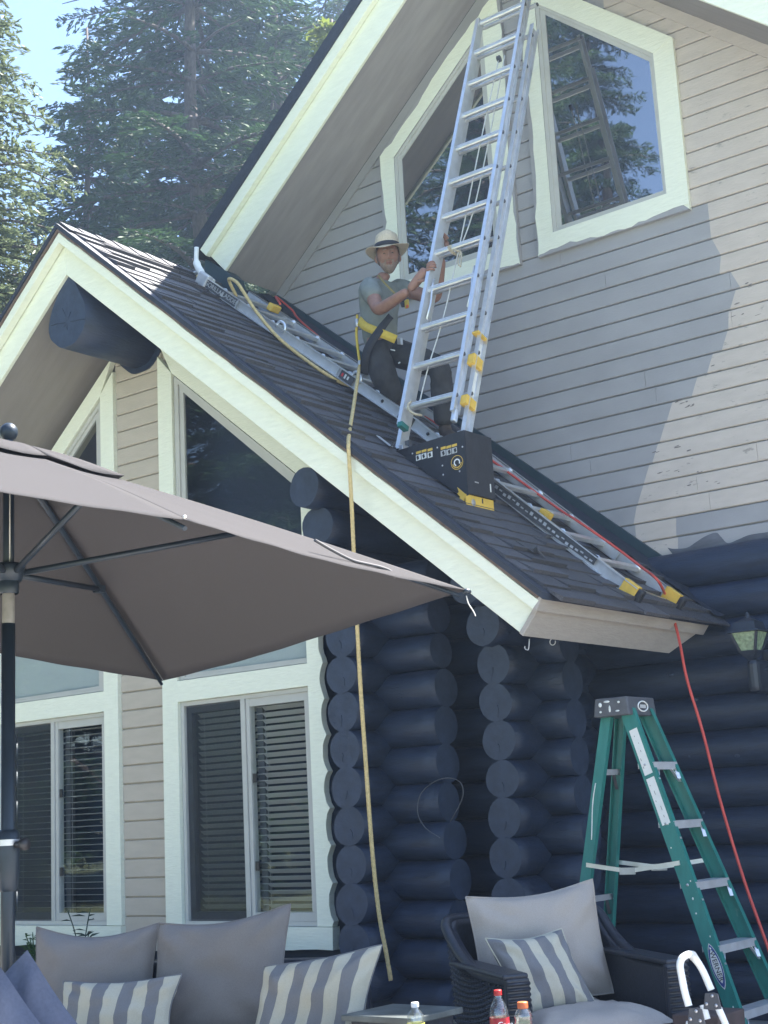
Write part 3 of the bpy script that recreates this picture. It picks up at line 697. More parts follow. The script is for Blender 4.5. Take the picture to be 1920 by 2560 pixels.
b = MB(); b.obox(LP(fx0, .095, .045), (.018,0,0), ln_*.036, ld*.016); b.build('end_cap', M['green'], EL)
b = MB(); b.obox(LP(fx1+.012, .08, .040), (.016,0,0), ln_*.02, ld*.045); b.build('end_cap', M['alu'], EL, bevel=.008)
# hoist cord
b = MB(); b.tube(spline([LP(-5.0,3.2,0), LP(-5.02,2.4,.01), LP(-5.035,1.6,.01), LP(-5.06,.95,.01), LP(-5.12,.55,.0), LP(-5.14,.25,.0)], 6), .0045, 6); b.build('hoist_cord', M['whitecord'], EL)
b = MB(); b.tube(spline([LP(-4.955,3.2,-.005), LP(-4.96,2.3,.0), LP(-4.985,1.75,.0), LP(-5.05,1.42,.0)], 6), .0045, 6); b.build('hoist_cord', M['whitecord'], EL)
b = MB(); p = LP(-5.0, 3.18, .0); b.lathe([(.0,-.008),(.026,-.008),(.018,0),(.026,.008),(0,.008)], p, 14, 0, (1,0,0)); b.build('pulley', M['alu_dark'], EL)
# knotted cord round the double rung
s = .232+.305*4; b = MB()
for xo in (0, .014):
    b.tube([LP(-5.085+xo, s, .045)+(ln_*math.cos(a)*.024+ld*math.sin(a)*.024)+ln_*-.02*(1-math.cos(a))+Vector((.02*math.sin(a/2),0,0)) for a in np.linspace(0, 2*PI, 16)], .005, 6)
b.tube(spline([LP(-5.06,s,.03), LP(-5.03,s-.03,.05), LP(-5.0,s-.04,.03), LP(-4.985,s-.10,.03), LP(-4.98,s-.17,.03)], 5), .006, 6)
b.tube(spline([LP(-5.0,s-.04,.03), LP(-5.005,s-.11,.035), LP(-4.99,s-.16,.035)], 5), .005, 6); b.build('tied_cord', M['cord'], EL)
b = MB(); s = .232; b.tube(spline([LP(-5.155,s+.03,.06), LP(-5.165,s,.072), LP(-5.15,s-.04,.065), LP(-5.12,s-.06,.04), LP(-5.10,s-.05,.0)], 5), .009, 6); b.build('tied_cord', M['cord'], EL)

# ================================================================== ROOF WEDGE (ladder leveller) under its feet
PV = thing('ladder_leveler', 'black steel wedge platform with yellow foot bracket under the extension ladder feet', 'platform', (-4.98, 7.1, 3.2))
zt = 3.545; yf, yb = 6.93, 7.215; xt0, xt1 = -5.265, -4.70
def rz(x): return RZ-PIT*(x-RX)+.03
tri = [(xt0,rz(xt0)+.0),(xt0,zt),(xt1,zt),(xt1,3.135),(xt1-.045,3.135),(-5.14,rz(-5.14)+.012)]
tri = [(-5.235,3.485),(-5.25,zt-.03),(-4.705,zt),(-4.700,3.15),(-4.735,3.14),(-5.11,3.43)]
MB().prism([(x,yf,z) for x, z in tri], (0,.006,0)).build('side_panel', M['black'], PV)
MB().prism([(x,yb,z) for x, z in tri], (0,.006,0)).build('side_panel', M['black'], PV)
MB().box(-4.708,-4.700,yf+.006,yb,3.16,zt).build('end_panel', M['black'], PV)
MB().box(-4.716,-4.712,yf+.05,yf+.20,3.2,3.44).build('end_recess', M['blackplastic'], PV)
MB().prism([(-5.25,yf+.006,zt-.036),(-4.71,yf+.006,zt-.008),(-4.71,yf+.006,zt-.002),(-5.25,yf+.006,zt-.030)], (0,yb-yf-.006,0)).build('top_plate', M['blackplastic'], PV)
MB().prism([(-5.235,yf+.01,3.478),(-4.72,yf+.01,3.13),(-4.72,yf+.01,3.12),(-5.235,yf+.01,3.468)], (0,yb-yf-.02,0)).build('base_plate', M['blackplastic'], PV)
MB().box(-5.30,-5.20,yf+.12,yf+.15,zt-.05,zt+.06).build('stop_bracket', M['greyplate'], PV); MB().prism([(-5.31,yf+.0,zt-.03),(-5.24,yf+.0,zt-.03),(-5.15,yf+.0,zt-.10),(-5.17,yf+.0,zt-.13),(-5.27,yf+.0,zt-.08)], (0,.03,0)).build('stop_bracket', M['black'], PV)
# yellow toothed foot
ft = [(-4.745,3.215),(-4.73,3.21),(-4.695,3.16)]
b = MB()
q = [onY(*p, yf-.006) for p in [(1143,1218),(1163,1235),(1158,1263),(1151,1256),(1154,1251),(1147,1247),(1150,1242),(1143,1234),(1147,1230)]]
b.prism(q, (0,.005,0)); x1 = q[1].x; z1 = q[1].z; z2 = q[2].z
b.box(x1-.002,x1+.004,yf-.006,yb-.0,z2-.005,z1); b.build('foot_bracket', M['yellow'], PV)
MB().box(x1+.004,x1+.006,yf+.16,yf+.172,z2+.03,z2+.06).build('slot', M['ink'], PV); MB().lathe([(0,.001),(.02,.001),(.022,0)], (x1+.0045,yf+.07,z2+.022), 12, 0, (1,0,0)).build('bolt', M['steel'], PV)
MB().box(-4.699,-4.697,yf+.075,yf+.115,3.235,3.242).build('latch', M['steel'], PV); MB().box(-4.699,-4.697,yf+.235,yf+.245,3.20,3.25).build('latch', M['label'], PV)
# pictogram strip and round emblem on the side panel
for i, (px, py, col) in enumerate([(1046,1131,'y'),(1060,1127,'y'),(1075,1124,'y'),(1108,1120,'y'),(1122,1117,'y'),(1136,1113,'y')]):
    p = onY(px, py, yf-.0015); p2 = onY(px, py+13, yf-.0015)
    MB().obox(p, (.018,0,.0012), (0,.0008,0), (0,0,.0075)).build('decal', M['yellow'], PV)
    MB().obox(p2, (.018,0,.0012), (0,.0008,0), (0,0,.017)).build('decal', M['label'] if i < 3 else M['inkgrey'], PV)
    MB().obox(p2+Vector((.002*(i-2),-.001,0)), (.007,0,.004), (0,.0006,0), (-.003,0,.011)).build('decal_figure', M['ink'], PV)
ec = onY(1142.5, 1156, yf-.002)
for r0, r1, m in ((.040,.044,'yellow'), (.0,.040,'black'), (.015,.023,'whiteprint')):
    b = MB(); n = 28
    a0, a1 = (0, 2*PI) if m != 'whiteprint' else (R(-30), R(250))
    A = np.linspace(a0, a1, n)
    vs = [ec+Vector((r1*math.cos(a),-.0006*(m=='whiteprint'),r1*math.sin(a))) for a in A]+[ec+Vector((max(r0,.0005)*math.cos(a),-.0006*(m=='whiteprint'),max(r0,.0005)*math.sin(a))) for a in A]
    b.add(vs, [(i,i+1,n+i+1,n+i) for i in range(n-1)]); b.build('emblem', M[m], PV)
for i in range(9):                                               # ring lettering, too small to read in the photograph
    a = R(200+i*18); p = ec+Vector((.031*math.cos(a),-.0008,.031*math.sin(a))); MB().obox(p, (.0035,0,0), (0,.0003,0), (0,0,.004)).build('emblem_mark', M['yellow'], PV)
for px, py in ((1031,1134),(1093,1119),(1156,1117),(1106,1164),(1149,1178),(1108,1187)):
    p = onY(px, py, yf); MB().lathe([(0,.003),(.005,.002),(.006,0)], p, 10, 0, (0,-1,0)).build('bolt', M['steel'], PV)

# ================================================================== ARTICULATED LADDER lying on the roof
AL = thing('articulated_ladder', 'long folded-flat aluminium ladder lying on the roof shingles with yellow feet', 'ladder', tuple(roofP(4.9, 7.75, .05)))
def uofx(x): return (x-RX)/TR.x
# profile: (u, height of underside) - the ladder arches slightly at its locked middle hinge
UH = [(uofx(-7.45), .010), (uofx(-5.60), .062), (uofx(-3.985), .0)]
def AH(u): return float(np.interp(u, [a for a, b in UH], [b for a, b in UH]))
def AP(u, y, h=0): return roofP(u, y, AH(u)+h)
def rail_seg(u0, u1, y, dep, mb, out):
    n = 2
    a, b = AP(u0, y), AP(u1, y); d = b-a; nn = NR
    mb.obox((a+b)/2+nn*dep/2, d/2, (0,.0022,0), nn*dep/2, 0)
    for hh in (.003, dep-.003): mb.obox((a+b)/2+nn*hh+Vector((0,out*.012,0)), d/2, (0,.0142,0), nn*.0030, 1)
U0, UM, U1 = UH[0][0], UH[1][0], UH[2][0]
for y, out in ((7.50, -1), (8.02, 1)):
    for a, b_, dep in ((U0, UM, .076), (UM+.01, U1, .076)):
        mb = MB(); rail_seg(a, b_, y-out*.0, dep, mb, -out if False else out); mb.build('rail', [M['alu_flat'], M['alu']], AL)
    for a, b_ in ((U0+.62, UM-.02), (UM+.1, U1-.5)):               # telescoped inner rails
        mb = MB(); yy = y-out*.022; A, B = AP(a, yy), AP(b_, yy); mb.obox((A+B)/2+NR*.040, (B-A)/2, (0,.006,0), NR*.030); mb.build('inner_rail', M['alu_flat'], AL)
us = list(np.arange(U0+.30, UM-.1, .295))+list(np.arange(UM+.28, U1-.12, .295))
for i, u in enumerate(us):                                        # flat treads with flared bright ends
    b = MB(); p = AP(u, 7.76, .052); b.obox(p, TR*.026, (0,.235,0), NR*.014)
    for s in (-1, 1): b.tube([AP(u,7.76+s*.235,.052), AP(u,7.76+s*.256,.056)], [.020,.032], 8)
    b.build('rung', M['alu'], AL, bevel=.004)
for y in (7.50, 8.02):
    b = MB(); b.obox(AP(UM,y,.04), TR*.07, (0,.022,0), NR*.042); b.build('hinge', M['alu_dark'], AL, bevel=.012)
    for u in (UM-.25, UM+.22): MB().lathe([(0,.006),(.011,.005),(.012,0)], AP(u,y-.006,.04), 12, 0, (0,-1,0)).build('locking_hole', M['ink'], AL)
    e = AP(U1, y); 
    b = MB(); b.obox(AP(U1-.05,y,.040)+Vector((0,-.001,0)), TR*.055, (0,.022,0), NR*.045); b.build('yellow_cap', M['yellow'], AL, bevel=.004)
    b = MB(); b.obox(AP(U1+.025,y,.036), TR*.022, (0,.024,0), NR*.047); b.build('rubber_foot', M['blackplastic'], AL, bevel=.014)
b = MB(); b.obox(AP(U0+.05,7.50,.045), TR*.06, (0,.03,0), NR*.05); b.build('end_lock', M['alu_flat'], AL, bevel=.012)
b = MB(); b.obox(AP(U0+.30,7.483,.038), TR*.20, (0,.0014,0), NR*.032); b.build('decal', M['alu_dark'], AL)
text_obj('lettering', 'GORILLA', .052, M['inkgrey'], AP(U0+.20,7.480,.038), TR, NR, AL)
text_obj('lettering', 'LADDERS', .052, M['inkgrey'], AP(U0+.43,7.480,.038), TR, NR, AL)
b = MB(); pA = AP(U0+.315,7.4805,.038); b.add([pA-TR*.018-NR*.02, pA+TR*.018-NR*.02, pA+NR*.022], [(0,1,2)]); b.build('emblem', M['inkgrey'], AL)
for u in (U0+.50, UM-.72): MB().obox(AP(u,7.483,.038), TR*.006, (0,.002,0), NR*.034).build('trim_band', M['alu'], AL)
b = MB(); b.obox(AP(UM-.62,7.483,.038), TR*.07, (0,.0014,0), NR*.030); b.build('decal', M['alu_dark'], AL)
for i in range(3): MB().obox(AP(UM-.665+.03*i,7.4812,.040), TR*.008, (0,.0005,0), NR*(.012 if i != 1 else .016)).build('decal_figure', M['label'] if i else M['cap_red'], AL)
b = MB(); b.obox(AP(U1-.95,7.483,.036), TR*.62, (0,.0012,0), NR*.030); b.build('decal', M['alu_dark'], AL)
rs = random.Random(4)
for i in range(30):
    u = U1-1.52+i*.04; MB().obox(AP(u,7.4815,.036+rs.uniform(-.008,.008)), TR*.012, (0,.0005,0), NR*rs.uniform(.003,.012)).build('decal_print', M['inkgrey'] if i < 8 else M['alu_flat'], AL)
for u in (U1-1.42, U0+1.0, UM-.55): # J-locks, bright
    b = MB(); p = AP(u,7.495,.085); b.tube(spline([p+TR*-.05+NR*-.03, p+TR*-.03+NR*.02, p+TR*.02+NR*.022, p+TR*.05+NR*-.01, p+TR*.03+NR*-.045], 4), .011, 6); b.build('lock_handle', M['alu'], AL)
b = MB(); b.obox(AP(U1-.86,7.60,.06), TR*.035, (0,.03,0), NR*.03); b.build('yellow_clip', M['yellow'], AL); b = MB(); b.obox(AP(U0+.42,7.93,.085), TR*.03, (0,.05,0), NR*.03); b.build('yellow_clip', M['yellow'], AL, bevel=.01)
b = MB(); b.tube([AP(U1-.33,7.60,.03), AP(U1-.22,7.62,.0), AP(U1-.18,7.64,.01), AP(U1-.06,7.98,.012)], .007, 6); b.build('spreader', M['alu'], AL)
# ridge hook sticking up past the end
b = MB(); b.tube(spline([AP(U0+.02,7.62,.05), AP(U0-.10,7.60,.055), AP(U0-.22,7.60,.10), AP(U0-.30,7.60,.20)], 5), [.022]*6+[.03]*5+[.018]*5, 8); b.build('ridge_hook', M['white_metal'], AL)
b = MB(); b.tube(spline([AP(U0-.16,7.60,.06), AP(U0-.24,7.66,.02), AP(U0-.30,7.70,-.0)], 5), .02, 8); b.build('ridge_hook', M['white_metal'], AL)
b = MB(); b.tube([AP(U0-.06,7.52,.035), AP(U0+.0,7.52,.04)], .014, 8); b.build('rope_stub', M['rope'], AL)

# small roofing brackets left nailed on the slope
rb = thing('roof_bracket', 'small bent grey metal bracket lying on the shingles below the wedge platform', 'bracket', tuple(onRoof(1330,1372,.02)))
p0, p1, p2, p3 = onRoof(1292,1352,.025), onRoof(1335,1380,.025), onRoof(1343,1373,.045), onRoof(1362,1394,.022)
b = MB(); b.bar(p0, p1, .035, .004, NR); b.build('strap', M['alu_dark'], rb); b = MB(); b.bar(p1, p2, .05, .004, TR); b.bar(p2, p3, .05, .004, NR); b.build('tongue', M['alu_dark'], rb)
rb = thing('roof_bracket', 'small grey roof bracket lying left of the wedge platform', 'bracket', tuple(onRoof(960,1110,.02)))
b = MB(); b.bar(onRoof(945,1090,.025), onRoof(978,1116,.025), .03, .004, NR); b.build('strap', M['alu_flat'], rb); b = MB(); b.bar(onRoof(978,1116,.025), onRoof(984,1108,.07), .05, .004, TR); b.build('tongue', M['alu_dark'], rb)

# ================================================================== ROPES AND HOSE
def twisted(path, r, m, name, parent=None, turns=38):
    P = spline(path, 10); b = MB(); L = [0]
    for i in range(1, len(P)): L.append(L[-1]+(P[i]-P[i-1]).length)
    n = int(L[-1]*turns*7); S = np.linspace(0, L[-1], n)
    C = [Vector([float(np.interp(s, L, [p[k] for p in P])) for k in range(3)]) for s in S]
    for st in range(3):
        Q = []
        nx = None
        for i in range(n):
            t = (C[min(i+1,n-1)]-C[max(i-1,0)]).normalized()
            if nx is None: nx = t.cross(Vector((0,0,1)) if abs(t.z) < .9 else Vector((1,0,0))).normalized()
            nx = (nx-t*nx.dot(t)).normalized(); ny = t.cross(nx); a = S[i]*turns*2*PI+st*2*PI/3
            Q.append(C[i]+(nx*math.cos(a)+ny*math.sin(a))*r*.55)
        b.tube(Q, r*.56, 5)
    return b.build(name, m, parent)
# lifeline: from the top of the roof ladder down the shingles, then from the worker's lanyard over the rake and down the front
lp = [AP(U0+.34,7.60,.06), onY(572,699,7.50), onY(592,706,7.43), onY(612,735,7.41), onY(640,778,7.40), onY(690,838,7.40), onRoof(745,885,.03), onRoof(800,925,.03), onRoof(850,955,.03), onRoof(882,966,.05)]
def at_y(px, py, y): return onY(px, py, y)
hang = [at_y(898,918,7.50), at_y(893,955,7.32), at_y(884,1015,7.02), at_y(875,1070,6.70), at_y(871,1105,6.42), at_y(873,1150,6.37), at_y(880,1280,6.36), at_y(889,1480,6.36), at_y(899,1680,6.36), at_y(914,1900,6.36), at_y(930,2120,6.36), at_y(947,2280,6.37), at_y(967,2390,6.38), at_y(977,2450,6.39)]
o = twisted(hang, .0118, M['rope'], 'rope'); tag(o, 'thick yellow twisted rope hanging from the roof down in front of the logs', 'rope')
o = twisted(lp, .0125, M['rope'], 'rope'); tag(o, 'yellow rope curving down the shingles beside the roof ladder', 'rope')
hp = [AP(U0+.40,7.99,.13), onRoof(690,742,.10), onRoof(730,775,.08), onRoof(762,812,.06), roofP(2.0,8.05,.06), roofP(3.0,7.98,.10), onRoof(1382,1262,.10), onRoof(1440,1300,.12), onRoof(1530,1362,.12), onRoof(1600,1415,.12), onRoof(1645,1452,.13)]
hp += [onY(1668,1500,8.10), onY(1684,1545,7.95), onY(1700,1610,7.85), onY(1718,1700,7.75), onY(1757,1830,7.7), onY(1800,2000,7.6), onY(1860,2200,7.5), onY(1925,2385,7.4), Vector((-3.1,7.2,.03)), Vector((-2.6,7.0,.02))]
b = MB(); b.tube(spline(hp, 8), .0085, 8); tag(b.build('air_hose', M['hose']), 'thin red air hose draped down the roof ladder and over the eave to the ground', 'hose')
# ================================================================== WORKER
def skin_eval(verts, radii, edges, root=0, sub=2):
    me = bpy.data.meshes.new('tmp'); bm = bmesh.new(); lay = bm.verts.layers.skin.verify(); vs = [bm.verts.new(v) for v in verts]
    for a, b in edges: bm.edges.new((vs[a], vs[b]))
    for i, v in enumerate(vs):
        r = radii[i]; v[lay].radius = (r, r) if not hasattr(r, '__len__') else r; v[lay].use_root = (i == root)
    bm.to_mesh(me); bm.free()
    o = bpy.data.objects.new('tmp', me); COL.objects.link(o)
    m = o.modifiers.new('s', 'SKIN'); m.use_smooth_shade = True; m.branch_smoothing = .6
    m = o.modifiers.new('d', 'SUBSURF'); m.levels = sub; m.render_levels = sub
    out = bpy.data.meshes.new_from_object(o.evaluated_get(bpy.context.evaluated_depsgraph_get()))
    COL.objects.unlink(o); bpy.data.objects.remove(o); bpy.data.meshes.remove(me); return out
def mesh_to(mb, me, mi=0):
    b = len(mb.v); mb.v += [tuple(v.co) for v in me.vertices]
    for p in me.polygons: mb.f.append([b+i for i in p.vertices]); mb.m.append(mi); mb.sm.append(True)
    bpy.data.meshes.remove(me)
def chain(mb, pts, rad, mi=0, sub=2): mesh_to(mb, skin_eval(pts, rad, [(i, i+1) for i in range(len(pts)-1)], 0, sub), mi)
J = dict(pel=onY(952,868,7.66), wai=onY(945,812,7.66), che=onY(948,745,7.68), nek=onY(958,700,7.69), nek2=onY(963,680,7.69),
         sn=onY(922,712,7.545), en=onY(946,777,7.42), wn=onY(1022,727,7.385), sf=onY(992,718,7.84), ef=onY(1090,748,7.84), wf=onY(1104,642,7.70),
         hn=onY(943,880,7.57), kn=onY(962,948,7.57), an=onY(992,1012,7.70), hf=onY(972,876,7.74), kf=onY(1102,918,7.72), af=onY(1112,1072,7.80))
PR = thing('person', 'worker in straw hat, grey green tee and yellow harness climbing behind the extension ladder', 'person', tuple(J['pel']-Vector((0,0,.75))))
body = MB()
names = ['pel','wai','che','nek','nek2','sn','en','wn','sf','ef','wf','hn','kn','an','hf','kf','af']
ix = {n: i for i, n in enumerate(names)}
rad = dict(pel=.092,wai=.088,che=.098,nek=.060,nek2=.056,sn=.060,en=.050,wn=.034,sf=.060,ef=.048,wf=.034,hn=.085,kn=.062,an=.042,hf=.085,kf=.062,af=.042)
ed = [('pel','wai'),('wai','che'),('che','nek'),('nek','nek2'),('che','sn'),('sn','en'),('en','wn'),('che','sf'),('sf','ef'),('ef','wf'),('pel','hn'),('hn','kn'),('kn','an'),('pel','hf'),('hf','kf'),('kf','af')]
mesh_to(body, skin_eval([J[n] for n in names], [rad[n] for n in names], [(ix[a], ix[b]) for a, b in ed], 0, 2))
# head: a shaped ovoid turned towards the camera
hc = onY(970, 642, 7.675); face = Vector((.62,-.76,-.12)).normalized(); up = Vector((-.05,0,1)); up = (up-face*up.dot(face)).normalized(); rt = face.cross(up)*-1
def head_pt(th, ph):
    # th from the crown down, ph around, 0 = face
    x, y, z = math.sin(th)*math.sin(ph), math.sin(th)*math.cos(ph), math.cos(th)
    wid, dep, hei = .078, .098, .120
    if z < 0: wid *= 1-.28*(-z)**1.3; dep *= 1-.16*(-z)
    p = [x*wid, y*dep, z*hei]
    if y > .2:
        f = max(0, y-.2)
        g = lambda a, b, s: math.exp(-((a-b)/s)**2)
        p[1] += .030*g(x,0,.16)*g(z,-.16,.20)*f*1.2+.012*g(x,0,.12)*g(z,.05,.2)*f      # nose
        p[1] += .012*g(z,.20,.12)*g(x,0,.55)*f                                        # brow
        p[1] -= .013*(g(x,.36,.16)+g(x,-.36,.16))*g(z,.03,.14)*f                        # eye sockets
        p[1] += .010*(g(x,.45,.2)+g(x,-.45,.2))*g(z,-.22,.2)*f                          # cheeks
        p[1] += .012*g(x,0,.3)*g(z,-.82,.2)*f+.006*g(x,0,.25)*g(z,-.52,.10)*f           # chin, lips
        p[1] -= .008*g(x,0,.3)*g(z,-.60,.05)*f
    return hc+rt*p[0]+face*p[1]+up*p[2]
nt_, np_ = 34, 40
pts = [head_pt(PI*(i+.0)/(nt_-1), 2*PI*j/np_) for i in range(nt_) for j in range(np_)]
body.add(pts, [(i*np_+j, (i+1)*np_+j, (i+1)*np_+(j+1)%np_, i*np_+(j+1)%np_) for i in range(nt_-1) for j in range(np_)], 0, True)
for s in (1, -1):                                               # ears
    body.sphere(hc+rt*s*.079+face*-.005+up*-.012, (.012,.02,.031), 10)
# hands: palm plus five bent fingers each, closed on the ladder
def hand(mb, wrist, palm, fdir, curl, across, thumb_side):
    """wrist -> palm point; fingers leave along fdir, curl towards curl; across = knuckle line"""
    fdir, curl, across = Vector(fdir).normalized(), Vector(curl).normalized(), Vector(across).normalized()
    chain(mb, [wrist, wrist*.5+palm*.5, palm], [(.026,.030),(.030,.038),(.026,.040)], 0, 2)
    for i, L in enumerate((.036,.041,.038,.030)):
        k = palm+across*(-.030+.020*i)+fdir*.012
        p = [palm+across*(-.020+.0135*i), k, k+fdir*L+curl*.006, k+fdir*(L*1.15)+curl*(L*.85), k+fdir*(L*.62)+curl*(L*1.35)]
        chain(mb, p, [.0115,.0105,.0098,.009,.0078], 0, 2)
    t0 = palm*.55+wrist*.45; t1 = t0+across*-.034*thumb_side+fdir*.014; t2 = t1+fdir*.022+curl*.022; t3 = t2+fdir*.012+curl*.024
    chain(mb, [t0, t1, t2, t3], [.015,.0125,.0115,.009], 0, 2)
gn = LP(fx0-.012, 1.335, .050)                                   # grip on the left rail of the fly section
pn = gn+Vector((-.030,-.012,.0))
hand(body, J['wn'], pn, (.75,-.55,.12), (.55,.85,0), ld, 1)
pf = onY(1116, 602, 7.63); hand(body, J['wf'], pf, (-.35,-.45,.8), (-.5,-.85,-.1), (.85,-.45,.1), -1)
body.build('body', M['skin'], PR)
# eyes, eyebrows, mouth and stubble
for s in (1, -1):
    e = [head_pt(R(87+1.5*abs(k)), R((22+3.4*k)*s))+face*.0015 for k in (-2,-1,0,1,2)]
    MB().tube(e, [.0012,.0030,.0036,.0030,.0012], 6).build('eye', M['ink'], PR)
    MB().tube([q_+up*.006+face*.001 for q_ in e], [.002,.0035,.004,.0035,.002], 6).build('eyelid', M['skin'], PR)
    MB().tube([q_-up*.008+face*.0006 for q_ in e], [.002,.0030,.003,.0030,.002], 6).build('eye_bag', M['skin'], PR)
    MB().tube([head_pt(R(77), R((10+5*k)*s))+face*.002 for k in range(5)], [.003,.0042,.004,.0035,.002], 6).build('eyebrow', M['hair'], PR)
MB().tube([head_pt(R(121), R(-22+6.3*k))+face*.001 for k in range(8)], [.002,.0035,.0042,.0045,.0045,.0042,.0035,.002], 6).build('mouth', mat('mouth', (.20,.07,.06), .6), PR)
b = MB(); A = [(th, ph) for th in np.linspace(R(110), R(166), 12) for ph in np.linspace(R(-70), R(70), 22)]
rs = random.Random(8)
pts = []
for th, ph in A:
    off = .004+rs.uniform(0,.0025)
    if abs(math.degrees(th)-122) < 7 and abs(math.degrees(ph)) < 20: off = -.004
    if math.degrees(th) < 118 and abs(math.degrees(ph)) > 30 and abs(math.degrees(ph)) < 52: off = -.004
    q = head_pt(th, ph); pts.append(q+(q-hc).normalized()*off)
b.grid(pts, 12, 22, flip=True); b.build('beard', M['hair'], PR)
b = MB(); pts = []
for th in np.linspace(R(50), R(112), 8):
    for ph in np.linspace(R(72), R(288), 26): q = head_pt(th, ph); pts.append(q+(q-hc).normalized()*(.006+rs.uniform(0,.002)))
b.grid(pts, 8, 26, flip=True); b.build('hair', M['hair'], PR)
# hat: pinched crown, band, wide wavy brim
hb = hc+up*.052+face*-.004; hup = (up+face*-.06+rt*.02).normalized(); hx = rt; hy = hup.cross(hx)*-1
def hatp(r, a, h): return hb+(hx*math.sin(a)*r*.93+hy*math.cos(a)*r*1.08)+hup*h
hx = (rt-hup*rt.dot(hup)).normalized(); hy = hx.cross(hup); 
if hy.dot(face) < 0: hy = -hy
b = MB(); n = 40; prof = [(.094,.0),(.094,.03),(.090,.062),(.082,.092),(.066,.110),(.040,.108),(.012,.098),(.0005,.096)]
pts = [hatp(r, 2*PI*j/n, h+(.014*math.cos(2*PI*j/n)*(h > .08)-.012*abs(math.sin(2*PI*j/n))*(h > .1))) for r, h in prof for j in range(n)]
b.add(pts, [(i*n+j, i*n+(j+1)%n, (i+1)*n+(j+1)%n, (i+1)*n+j) for i in range(len(prof)-1) for j in range(n)], 0, True); b.build('hat_crown', M['straw'], PR)
b = MB(); pr2 = [(.0965,.004),(.0968,.018),(.0945,.036)]
b.add([hatp(r, 2*PI*j/n, h) for r, h in pr2 for j in range(n)], [(i*n+j, i*n+(j+1)%n, (i+1)*n+(j+1)%n, (i+1)*n+j) for i in range(2) for j in range(n)], 0, True); b.build('hat_band', M['hatband'], PR, solid=.002)
b = MB(); rr_ = [.090,.11,.13,.150,.166]; pts = []
for q in rr_:
    for j in range(n):
        a = 2*PI*j/n; k = (q-.09)/.076
        pts.append(hatp(q, a, .002+k*(.022*math.cos(2*a)*-1+.012*math.sin(a)-.014+.004*math.sin(5*a))))
b.add(pts, [(i*n+j, i*n+(j+1)%n, (i+1)*n+(j+1)%n, (i+1)*n+j) for i in range(len(rr_)-1) for j in range(n)], 0, True); b.build('hat_brim', M['straw'], PR, solid=.003)
def wrinkle(mb, amp, f, st):
    # cloth folds: push every point along a banded noise field
    out = []
    for v in mb.v:
        q = Vector((v[0]*f*st[0], v[1]*f*st[1], v[2]*f*st[2])); n1 = noise.noise(q); n2 = noise.noise(q*2.3+Vector((7,3,1)))
        a = amp*((1-abs(n1)*2.2)*.6+n2*.5); nv = noise.noise_vector(q*.35); d = Vector((.35,-.9,.1))+nv*.6
        out.append(tuple(Vector(v)+d.normalized()*a))
    mb.v = out
# tee shirt with short sleeves, trousers, boots
sh = MB()
lerp = lambda a, b, t: J[a]*(1-t)+J[b]*t
hem = lerp('pel','wai',-.30)
V = [hem, J['wai'], J['che'], J['nek']+(J['che']-J['nek'])*.15, J['sn'], lerp('sn','en',.62), J['sf'], lerp('sf','ef',.45)]
mesh_to(sh, skin_eval(V, [(.150,.150),(.150,.150),(.160,.155),.074,.086,.072,.084,.066], [(0,1),(1,2),(2,3),(2,4),(4,5),(2,6),(6,7)], 2, 2)); wrinkle(sh, .017, 13, (1,1,.55)); sh.build('shirt', M['shirt'], PR)
tr = MB()
V = [lerp('pel','wai',.55), J['pel'], J['hn'], lerp('hn','kn',.5), J['kn'], lerp('kn','an',.55), lerp('kn','an',.97), J['hf'], lerp('hf','kf',.5), J['kf'], lerp('kf','af',.5), lerp('kf','af',.98)]
mesh_to(tr, skin_eval(V, [.145,.150,.122,.108,.096,.088,.080,.118,.102,.086,.080,.074], [(0,1),(1,2),(2,3),(3,4),(4,5),(5,6),(1,7),(7,8),(8,9),(9,10),(10,11)], 1, 2)); wrinkle(tr, .022, 11, (1,1,1.5)); tr.build('trousers', M['trousers'], PR)
for a, d in ((J['an'], Vector((.6,-.35,-.35))), (J['af'], Vector((.75,-.25,-.45)))):
    b = MB(); d = d.normalized(); chain(b, [a+Vector((0,0,.05)), a+Vector((0,0,-.03)), a+d*.10+Vector((0,0,-.035)), a+d*.19+Vector((0,0,-.04))], [.050,.050,.042,.036]); b.build('boot', M['boot'], PR)
# harness: yellow waist belt, leg loop, shoulder straps, pads
def strap(pts, wdt, m, name, nrm_from):
    P = spline(pts, 6); b = MB(); vs = []
    for i, p in enumerate(P):
        t = (P[min(i+1,len(P)-1)]-P[max(i-1,0)]).normalized(); nn = (p-nrm_from).normalized(); sd = t.cross(nn).normalized()
        vs += [p+sd*wdt/2, p-sd*wdt/2]
    b.add(vs, [(2*i,2*i+1,2*i+3,2*i+2) for i in range(len(P)-1)], 0, True); return b.build(name, m, PR, solid=.004)
wc = J['wai']*.6+J['pel']*.4
belt_px = [(897,800),(912,815),(936,826),(965,838),(990,849)]
bp_ = [onY(px, py, y) for (px, py), y in zip(belt_px, (7.57,7.515,7.475,7.475,7.50))]
strap(bp_, .058, M['web_yellow'], 'harness_belt', wc)
MB().obox(onY(1000,853,7.50), (.022,-.008,-.008), (.004,.008,0), (0,0,.024)).build('buckle', M['steel'], PR, bevel=.004)
strap([onY(*q, y) for q, y in (((978,790),7.49),((960,812),7.478),((938,842),7.455),((920,872),7.44),((912,905),7.45),((912,935),7.50))], .062, M['web_black'], 'leg_loop', J['hn'])
strap([onY(*q, y) for q, y in (((946,688),7.62),((958,704),7.565),((975,722),7.555),((990,737),7.56))], .014, M['web_tan'], 'shoulder_strap', J['che'])
strap([onY(*q, y) for q, y in (((990,737),7.56),((1005,752),7.56),((1012,768),7.56))], .05, M['web_black'], 'chest_strap', J['che'])
